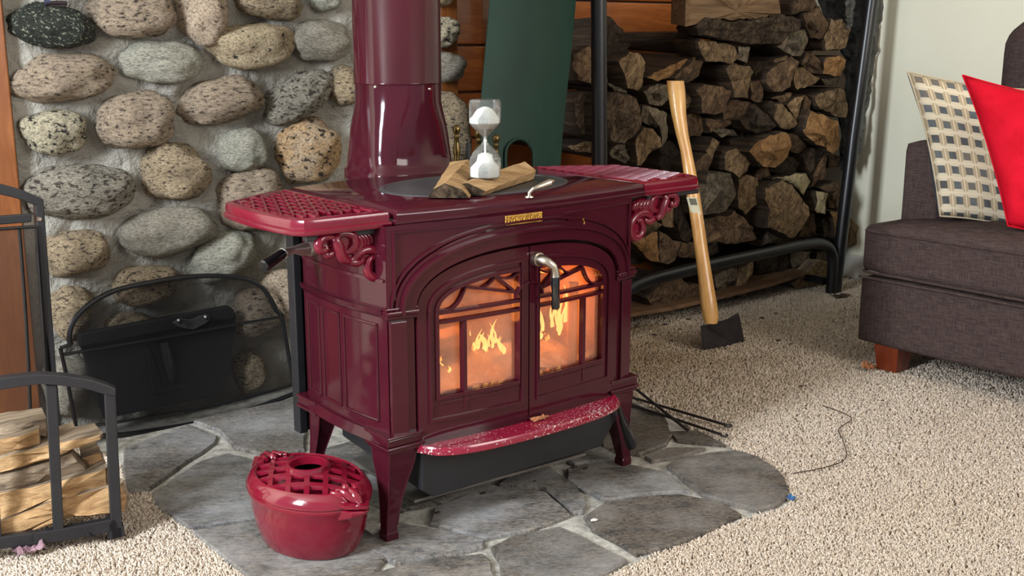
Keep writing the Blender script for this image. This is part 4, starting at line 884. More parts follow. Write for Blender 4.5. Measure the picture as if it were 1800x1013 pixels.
# firewood holder
n_h = V((0.236, 0.97, 0)).normalized(); H0 = fl(205, 950)
def hp(x, y, off=0.0): return apl(x, y, H0 + n_h * off, n_h)
HOLD = empty('firewood_holder', (0.6, 2.2, 0), 'small black steel firewood holder with arched front and flat bars, lower left', 'firewood holder')
def hprism(pts, name, parent, off=0.0, th=0.018, mat=SATINB, bev=0.002): 
    q = [hp(x, y, off) for x, y in pts]; return MB().prism(q, n_h * th).build(name, mat, parent, bevel=bev)
archh = [(-90,700),(-40,672),(20,663),(70,658),(115,661),(160,668),(188,677),(204,684),(204,698),(184,694),(150,684),(110,679),(70,676),(20,683),(-40,694),(-84,722)]
hprism(archh, 'arched_rail', HOLD, -0.004, 0.026)
hprism([(184,690),(203,686),(216,945),(196,950)], 'post', HOLD)
hprism([(80,678),(100,678),(113,942),(94,946)], 'post', HOLD, 0.002, 0.012)
hprism([(-30,690),(-12,690),(4,962),(-16,966)], 'post', HOLD, 0.002, 0.012)
hprism([(-90,955),(60,938),(112,930),(205,912),(208,934),(112,952),(60,958),(-90,980)], 'bottom_rail', HOLD)
q = [hp(190, 930), hp(218, 925), hp(220, 943), hp(191, 951)]; m = MB(); m.prism(q, n_h * 0.03); m.build('foot', SATINB, HOLD, bevel=0.002)
bk = n_h * 0.30
m = MB(); m.tube([hp(200, 925), hp(200, 925) + bk], 0.010, 6); m.tube([hp(60, 946), hp(60, 946) + bk], 0.010, 6); m.tube([hp(-40, 962), hp(-40, 962) + bk], 0.010, 6); m.build('floor_bar', SATINB, HOLD)
p = hp(157, 942, -0.002); m = MB(); m.tube([p, p - n_h * 0.004], [0.0055, 0.004], 10); m.build('bolt', BLACKM, HOLD, smooth=True)
def c4(p): return (p[0] / 2.577, 620 + p[1] / 2.577)
def traced_log(name, label, P3, back, mats, jit=0.004, ridge=None, taper=0.9, group=None, seg=0.03, rough=0.008, cat='firewood'):
    """closed outline P3 becomes the near face; the log runs along back."""
    back = V(back); out = []; c = sum(P3, V()) / len(P3); sd = rnd.uniform(0, 99)
    for a, b2 in zip(P3, P3[1:] + P3[:1]):
        n = max(1, int((b2 - a).length / seg))
        for k in range(n):
            p = a.lerp(b2, k / n); j = V((nz(p + V((sd, 0, 0)), 34), 0, nz(p + V((0, sd, 0)), 34))); out.append(p + j * jit)
    bd = back.normalized(); m = MB(); n = len(out)
    def shrink(f, dep, rg=0.0): return [c + (p - c) * f + bd * (dep + rg * nz(p + V((0, 0, sd)), 22)) for p in out]
    r0 = shrink(0.94, 0.0, rough); r1 = shrink(1.0, 0.010, rough)
    core = shrink(0.55, -0.006, rough * 1.6)
    apex = V(ridge) if ridge is not None else c + bd * (-0.006 + rough * nz(c, 15))
    vs = r0 + core + [apex]; fs = []
    for j in range(n):
        k = (j + 1) % n; fs += [(j, k, n + k, n + j), (n + j, n + k, 2 * n)]
    m.add(vs, fs, 0)
    m.loft([r0, r1, shrink((1 + taper) / 2, back.length * 0.5, 0.004), shrink(taper, back.length, 0.004)], cap=False, mi=1)
    m.add(shrink(taper, back.length, 0.004), [tuple(range(n))], 0)
    return tag(m.build(name, mats, smooth=True, angle=28), label, cat, group)
LH = [
 ('smooth tan split log across the middle of the firewood holder', [(-30,640),(240,590),(490,520),(500,612),(380,650),(230,668),(80,728),(-30,770)], 0.035, SIDE_X),
 ('stringy pale log at the bottom of the firewood holder, end past the right post', [(-30,775),(80,732),(230,672),(330,648),(500,612),(562,600),(590,650),(580,720),(490,728),(330,748),(180,795),(10,850),(-30,860)], 0.024, SIDE_X),
 ('bark-edged tan log with grey lower side, second layer in the firewood holder', [(-30,570),(140,515),(330,455),(392,520),(400,545),(240,590),(-30,636)], 0.05, SIDE_XG),
 ('long thin pale split stick slanting up to the right in the firewood holder', [(-30,490),(100,450),(300,404),(465,365),(465,385),(380,424),(280,460),(100,520),(-30,552)], 0.045, SIDE_X),
 ('short brown log end peeking out behind the thin pale stick', [(370,480),(450,455),(485,520),(400,538)], 0.09, SIDE_X),
 ('torn tan log under the topmost grey log in the firewood holder', [(-30,395),(90,372),(180,345),(186,415),(90,446),(-30,478)], 0.06, SIDE_X),
 ('topmost grey bark log in the firewood holder', [(-30,335),(100,318),(212,300),(214,382),(100,372),(-30,384)], 0.09, SIDE_XG),
 ('reddish bark scrap lying behind the post of the firewood holder', [(268,388),(350,370),(352,402),(276,424)], 0.12, WE['b'])]
for lab, pts, off, mt in LH:
    traced_log('split_log', lab, [hp(*c4(p), off) for p in pts], n_h * 0.085, [mt, SIDE_XG], jit=0.003, group='split logs in the firewood holder', rough=0.012, seg=0.02)
# dried petals on the holder foot
def crumple(name, label, cat, c, sx, sy, sz, mat, seed, n=14):
    bm = bmesh.new(); bmesh.ops.create_grid(bm, x_segments=n, y_segments=n, size=1)
    for v in bm.verts:
        p = v.co.copy(); r = 1 + 0.35 * nz((p.x + seed, p.y, 0), 2.5); a = nz((p.x, p.y + seed, 1), 1.9)
        v.co = V((p.x * sx * r, p.y * sy * r, sz * (0.25 + abs(a) * 1.6 + 0.4 * nz((p.x, p.y, seed), 5)))) + V(c)
    bmesh.ops.solidify(bm, geom=bm.faces[:], thickness=0.0008)
    return tag(finish(name, bm, mat), label, cat)
crumple('dried_petals', 'crumpled mauve dried petals lying before the firewood holder', 'petals', fl(52, 972, 0.004), 0.026, 0.016, 0.020, LEAF, 4)

# ------------------------------------------------------------------ small things by the hearth
p = ay(75, 15, 2.855); q = ay(118, 6, 2.855)
t_ = empty('penknife', p, 'small dark penknife lying on top of the green-black stone', 'knife')
m = MB(); m.tube([ay(80, 6, 2.852), ay(117, 6, 2.852)], 0.006, 8); m.build('handle', simple('dark_purple_plastic', S(36, 24, 32), None, rough=0.4), t_, smooth=True)
m = MB(); m.tube([ay(86, 9, 2.852) , ay(113, 10, 2.852)], 0.003, 6); m.build('metal_band', CHROME, t_, smooth=True)
m = MB(); m.tube([ay(79, 4, 2.852), ay(88, 3, 2.852)], 0.0065, 8); m.build('end_cap', simple('slate_blue_plastic', S(52, 56, 78), None, rough=0.3), t_, smooth=True)
crumple('dry_leaf', 'curled tan leaf beside the sofa foot', 'leaf', fl(1527, 650, 0.002), 0.020, 0.014, 0.020, DLEAF, 8)
crumple('leaf_scrap', 'small dry leaf scrap on the dusty ash lip of the stove', 'leaf', fl(948, 738, 0.195), 0.020, 0.007, 0.008, DLEAF, 12, 8)
crumple('wood_chip', 'brown wood chip on the carpet by the rack foot', 'wood chip', fl(1478, 522, 0.002), 0.035, 0.018, 0.010, BARKC, 2, 8)
crumple('blue_scrap', 'scrap of blue underlay at the right tip of the hearth', 'scrap', fl(1391, 880, -0.004), 0.008, 0.008, 0.012, BLUE, 5, 6)
def chip(name, label, cat, group, c, r, mat, flat=0.4):
    bm = bmesh.new(); bmesh.ops.create_icosphere(bm, subdivisions=1, radius=r); s0 = rnd.random() * 50
    for v in bm.verts: d = 1 + 0.4 * nz(v.co + V((s0, 0, 0)), 1.2 / r); v.co = V((v.co.x * d * 1.5, v.co.y * d, v.co.z * d * flat)) + V(c) + V((0, 0, r * flat * 0.8))
    return tag(finish(name, bm, mat), label, cat, group)
for (x, y, r) in ((1170,572,7),(1195,580,5),(1150,590,6),(1210,562,5),(1140,604,4),(1180,600,5),(1120,576,6),(1250,640,4),(1368,600,6),(1390,606,4),(1410,680,5),(1340,560,6),(1365,552,5),(1300,575,4)):
    chip('bark_crumb', 'dark bark crumb on the carpet before the log rack', 'bark crumb', 'bark crumbs on the carpet', fl(x, y, -0.002), r / 720, BARKC)
for (x, y, r) in ((772,888,4),(706,902,4),(770,902,5),(850,868,5),(1010,822,6),(1030,824,5),(940,846,3)):
    chip('cinder', 'dark cinder on the flagstones beneath the stove front', 'cinder', 'cinders on the hearth', fl(x, y, 0.004), r / 900, BARKC)
chip('pebble', 'flat pale pebble on the flagstone right of the stove front', 'pebble', None, fl(1045, 916, 0.004), 0.0078, PEB, 0.35)
for pts, lab, hk in (([(1108, 676, 0.05), (1160, 718, 0.03), (1209, 757, 0.012)], 'blackened roasting skewer with a ring end crossing over the other two', 0), ([(1104, 697, 0.012), (1190, 722, 0.012), (1275, 747, 0.012)], 'blackened roasting skewer pointing right, farther from the camera', 1), ([(1105, 711, 0.010), (1190, 738, 0.010), (1268, 764, 0.010)], 'blackened roasting skewer with a hooked tip, nearer the camera', 2)):
    P = [fl(x, y, zq) for x, y, zq in pts]; d = (P[0] - P[1]).normalized(); m = MB(); m.tube([P[0], P[1], P[2]], 0.0038, 8)
    e = P[2] if hk else P[0]; r = 0.009; dd = -d if hk else d
    cc = e + dd * r; sd = dd.cross(ZZ).normalized()
    m.tube([cc - dd * r * math.cos(t) + sd * r * math.sin(t) for t in [2 * math.pi * k / 12 * (0.8 if hk == 2 else 1) for k in range(13)]], 0.0025, 6)
    tag(m.build('roasting_skewer', RUST, smooth=True), lab, 'skewer', 'skewers beside the stove')

# ================================================================== BACK: sled, fire tools, log rack, maul
def gp(x, y, off=0.0): n = V((0, 1, -0.12)).normalized(); return apl(x, y, (2.2, 2.53 + off, 0.0), n)
SL = [(850,330),(849,250),(851,190),(857,120),(866,20),(872,-60),(882,-170)]; SRt = [(1034,-170),(1024,-60),(1018,0),(1010,90),(1001,170),(994,240),(988,330)]
bm = bmesh.new(); rows = 110; colsn = 54
def lerp_poly(P, y):
    P = sorted(P, key=lambda p: p[1])
    for a, b2 in zip(P, P[1:]):
        if a[1] <= y <= b2[1]: return a[0] + (b2[0] - a[0]) * (y - a[1]) / (b2[1] - a[1])
    return P[-1][0]
gv = {}
for j in range(rows + 1):
    y = -170 + 500 * j / rows; xl, xr = lerp_poly(SL, y), lerp_poly(SRt, y)
    for i in range(colsn + 1):
        t = i / colsn; p = gp(xl + (xr - xl) * t, y); p.y += 0.02 * (2 * t - 1) ** 2; gv[i, j] = bm.verts.new(p)
def inhole(x, y): return ((x - 912) / 25) ** 2 + (max(0, 268 - y) / 24) ** 2 < 1 and y > 240
for j in range(rows):
    for i in range(colsn):
        y = -170 + 500 * (j + 0.5) / rows; xl, xr = lerp_poly(SL, y), lerp_poly(SRt, y); x = xl + (xr - xl) * (i + 0.5) / colsn
        if not inhole(x, y): bm.faces.new((gv[i, j], gv[i, j + 1], gv[i + 1, j + 1], gv[i + 1, j]))
low = [gv[i, rows] for i in range(colsn + 1)]
fl_v = [bm.verts.new((v.co.x, 2.53 + 0.02 * (2 * i / colsn - 1) ** 2 - 0.0, 0.0)) for i, v in enumerate(low)]
for i in range(colsn): bm.faces.new((low[i], fl_v[i], fl_v[i + 1], low[i + 1]))
# round the hand slot: pull its rim verts onto the arch
for v in bm.verts:
    if v.is_boundary and any(not f for f in v.link_faces) is False: pass
bmesh.ops.recalc_face_normals(bm, faces=bm.faces[:]); bmesh.ops.solidify(bm, geom=bm.faces[:], thickness=0.005)
for f in bm.faces: f.smooth = True
SLED = empty('roll_up_sled', (2.17, 2.55, 0), 'scuffed dark green plastic sled sheet with hand slot standing behind the stove', 'sled')
finish('sheet', bm, GREEN, SLED, smooth=True)
m = MB(); sl = [(889,300),(889,268),(893,256),(901,248),(912,244),(924,248),(932,257),(937,268),(938,300)]
m.tube(smoothpath([gp(x, y, -0.006) for x, y in sl], 4), 0.005, 8); m.build('slot_rim', GREEN, SLED, smooth=True)
# fire tools
TSX = ay(803, 285, 2.56)
TST = empty('tool_stand', (TSX.x + 0.06, 2.60, 0), 'dark iron fireplace tool stand behind the stove', 'tool stand')
m = MB(); c = V((TSX.x + 0.07, 2.60, 0)); m.lathe([(0.09, 0.0), (0.09, 0.008), (0.02, 0.016), (0.008, 0.03), (0.008, 0.70), (0.004, 0.705)], c, 24); m.build('post', IRON, TST, smooth=True, angle=40)
m = MB(); zq = TSX.z; m.tube([c + V((0, 0, zq)), c + V((-0.04, -0.03, zq)), TSX + V((0.012, 0.02, 0))], 0.005, 8); m.tube([c + V((0, 0, zq)), ay(872, 288, 2.56) + V((0, 0.02, 0))], 0.005, 8); m.tube([c + V((0, 0, zq)), ay(842, 288, 2.62) + V((0, -0.02, 0))], 0.005, 8); m.build('hook_arm', IRON, TST, smooth=True)
for (x, yt, yb, Y, lab) in ((803, 219, 285, 2.56, 'brass-handled fireplace tool with ball knob left of the hourglass'), (841, 226, 290, 2.62, 'brass fireplace tool seen through the left of the hourglass neck'), (872, 236, 296, 2.56, 'dark brass fireplace tool right of the hourglass neck')):
    a, c = ay(x, yb, Y), ay(x, yt, Y); L = c.z - a.z; T = empty('fireplace_tool', (a.x, a.y, 0.05), lab, 'fireplace tool', 'brass fireplace tools on the stand')
    m = MB(); m.lathe([(0.006, 0), (0.009, 0.04 * L), (0.007, 0.10 * L), (0.010, 0.22 * L), (0.0115, 0.32 * L), (0.008, 0.50 * L), (0.0065, 0.64 * L), (0.010, 0.67 * L), (0.006, 0.71 * L), (0.006, 0.74 * L), (0.010, 0.80 * L), (0.0115, 0.87 * L), (0.010, 0.94 * L), (0.005, 0.99 * L), (0.001, L)], a, 16); m.build('handle', BRASS, T, smooth=True, angle=60)
    m = MB(); m.tube([a + V((0, 0, 0.002)), (a.x, a.y, 0.12)], 0.004, 8); m.lathe([(0.006, 0.05), (0.03, 0.06), (0.03, 0.13), (0.006, 0.15)], (a.x, a.y, 0), 10, 1, 0.3); m.build('rod', IRON, T, smooth=True, angle=40)
# log rack
RYF = 2.65; RK = empty('log_rack', (3.1, 2.75, 0), 'tall black tubular steel log rack full of split firewood', 'log rack')
m = MB(); r0 = ay(1468, 505, RYF); r0.z = 0.0; m.tube([r0, ay(1500, 240, RYF), ay(1540, -60, RYF), ay(1540, -60, RYF) + V((0.01, 0, 0.25))], 0.025, 14); m.build('upright', BLACKM, RK, smooth=True)
m = MB(); l0 = ay(1054, 285, RYF); m.tube([(l0.x, RYF, 0), l0, ay(1052, -60, RYF), ay(1052, -60, RYF) + V((0, 0, 0.25))], 0.025, 14); m.build('upright', BLACKM, RK, smooth=True)
for xx, o in ((r0.x + 0.03, 0.12), (l0.x, 0.0)):
    m = MB(); m.tube([(xx, 3.16, 0), (xx + o, 3.16, 1.45)], 0.022, 12); m.build('upright', BLACKM, RK, smooth=True)
m = MB(); zr = 0.205
rail = [ay(1062, 570, RYF), ay(1078, 540, RYF), ay(1098, 514, RYF), ay(1140, 494, RYF), ay(1240, 468, RYF), ay(1340, 446, RYF), ay(1420, 429, RYF), ay(1448, 430, RYF), ay(1461, 442, RYF), ay(1464, 462, RYF)]
e = V((rail[-1].x, RYF, 0.0)); m.tube(smoothpath([V((rail[0].x, RYF, 0))] + rail + [e], 4), 0.022, 14); m.build('front_rail', BLACKM, RK, smooth=True)
for xx in (rail[0].x + 0.03, rail[-1].x - 0.02):
    m = MB(); m.tube([(xx, RYF + 0.02, 0.045), (xx, 3.16, 0.045)], 0.016, 10); m.build('side_rail', BLACKM, RK, smooth=True)
b0 = [fl(1080, 556, 0.062), fl(1180, 540, 0.060), fl(1260, 522, 0.060), fl(1350, 500, 0.064), fl(1456, 466, 0.072)]
m = MB(); m.loft([[p, V((p.x, 3.18, p.z)), V((p.x, 3.18, p.z - 0.014)), p - V((0, 0, 0.014))] for p in b0]); m.build('shelf_board', BOARD_RACK, RK, bevel=0.002)
m = MB(); m.prism([ay(1352, 402 + 18, RYF - 0.012), ay(1370, 418, RYF - 0.012), ay(1370, 424, RYF - 0.012), ay(1352, 427, RYF - 0.012)], (0, 0.01, 0)); 
# plastic sheet hanging on the right side of the rack
PSH = empty('plastic_sheet', (3.75, 2.8, 0.7), 'torn crumpled black plastic sheet hanging inside the right of the log rack', 'plastic sheet')
def sheet(name, pl, pr, Y, mat, seed, amp=0.03, nx=10, ny=34):
    bm = bmesh.new(); g = {}
    for j in range(ny + 1):
        t = j / ny; k = t * (len(pl) - 1); i0 = min(int(k), len(pl) - 2); u = k - i0
        L = (pl[i0][0] + (pl[i0 + 1][0] - pl[i0][0]) * u, pl[i0][1] + (pl[i0 + 1][1] - pl[i0][1]) * u); R = (pr[i0][0] + (pr[i0 + 1][0] - pr[i0][0]) * u, pr[i0][1] + (pr[i0 + 1][1] - pr[i0][1]) * u)
        for i in range(nx + 1):
            s = i / nx; p = ay(L[0] + (R[0] - L[0]) * s + 3 * nz((s * 3, t * 14, seed), 1), L[1] + (R[1] - L[1]) * s, Y); p.y += amp * (nz((s * 3, t * 9, seed), 1) + 0.6 * nz((s * 7, t * 24, seed), 1)); g[i, j] = bm.verts.new(p)
    for j in range(ny):
        for i in range(nx): bm.faces.new((g[i, j], g[i, j + 1], g[i + 1, j + 1], g[i + 1, j]))
    bmesh.ops.solidify(bm, geom=bm.faces[:], thickness=0.0015); return finish(name, bm, mat, PSH)
sheet('torn_fold', [(1438,-40),(1440,20),(1462,60),(1486,110),(1480,160),(1476,230),(1478,300)], [(1534,-40),(1528,20),(1520,60),(1515,110),(1508,160),(1500,230),(1490,300)], 2.76, PLASTIC, 1)
sheet('grey_fold', [(1486,-40),(1486,20),(1490,50)], [(1504,-40),(1502,20),(1496,50)], 2.72, PLASTIC2, 7, 0.015, 5, 16)
sheet('outer_fold', [(1534,-40),(1528,40),(1520,120),(1510,220),(1500,290)], [(1556,-40),(1549,40),(1536,120),(1520,220),(1506,290)], 2.74, PLASTIC2, 3, 0.02, 6, 30)
PSH['label'] = 'torn crumpled black and grey plastic sheet hanging at the right of the log rack'

# maul
MA = empty('splitting_maul', fl(1262, 614), 'splitting maul with pale wooden handle standing head down against the log rack', 'maul')
hpts = [(1187,142,15,14),(1189,160,15.5,11),(1193,200,13,9),(1199,235,11,8),(1206,265,10,8),(1212,300,11,8),(1217,330,11.5,8),(1226,390,11.5,8),(1233,440,11.5,9),(1240,490,12.5,9),(1246,535,14.5,10),(1249,556,14,10),(1250,568,11,9)]
rings = []; axis_p = []
for (x, y, hw, hd) in hpts:
    t = (y - 142) / (568 - 142); Y = 2.60 + (2.385 - 2.60) * t; c = ay(x, y, Y); sc = (c - CAMP).length / F_PX; ww = hw * sc; dd = ww * 0.75; axis_p.append(c)
    rings.append([c + RT * ww * math.cos(a) + FW * dd * math.sin(a) for a in [2 * math.pi * k / 16 for k in range(16)]])
m = MB(); m.loft(rings); HN = m.build('handle', HANDLE_W, MA, smooth=True, angle=60)
m = MB(); sk = []
for (x0, y0, x1, y1, hw) in ((1216, 346, 1229, 392, 9),):
    for q in range(7):
        t = q / 6; x, y = x0 + (x1 - x0) * t, y0 + (y1 - y0) * t; tt = (y - 142) / 426; Y = 2.60 - 0.215 * tt; c = ay(x, y, Y); s_ = (c - CAMP).length / F_PX
        wv = 11.3 * s_; sk.append([c + RT * wv * 1.03 * math.cos(a) + FW * wv * 0.775 * math.sin(a) for a in [math.radians(-150 + 100 * k / 6) for k in range(7)]])
m.loft(sk, cap=False, closed=False); STK = m.build('sticker', STICKER, HN, smooth=True); STK['label'] = 'white barcode sticker on the handle'
m = MB()
for k in range(9):
    t = 0.06 + k * 0.028; x, y = 1216 + 13 * t, 346 + 46 * t; tt = (y - 142) / 426; c = ay(x + 3, y, 2.60 - 0.215 * tt); s_ = (c - CAMP).length / F_PX; wv = 11.3 * s_
    c0 = ay(x, y, 2.60 - 0.215 * tt); arc = [c0 + RT * wv * 1.05 * math.cos(a) + FW * wv * 0.80 * math.sin(a) for a in [math.radians(-125 + 60 * q / 4) for q in range(5)]]
    m.tube(arc, 0.0007 if k % 3 else 0.0012, 4)
m.build('barcode', INK, STK)
hc = fl(1266, 612); n_m = V((0.2, 0.98, 0)).normalized()
def mp(x, y, off=0): return apl(x, y, hc + n_m * off, n_m)
m = MB(); near = [(1231,572),(1244,570),(1262,566),(1280,560),(1298,549),(1303,570),(1309,603),(1290,606),(1262,610),(1236,616)]
def yoff(x): return 0.034 * (1 - 0.9 * max(0, (x - 1260) / 48))
m.loft([[mp(x, y, 0.034 - yoff(x)) for x, y in near], [mp(x, y, 0.036 + yoff(x)) for x, y in near]]); m.build('head', RUST, MA, bevel=0.004)

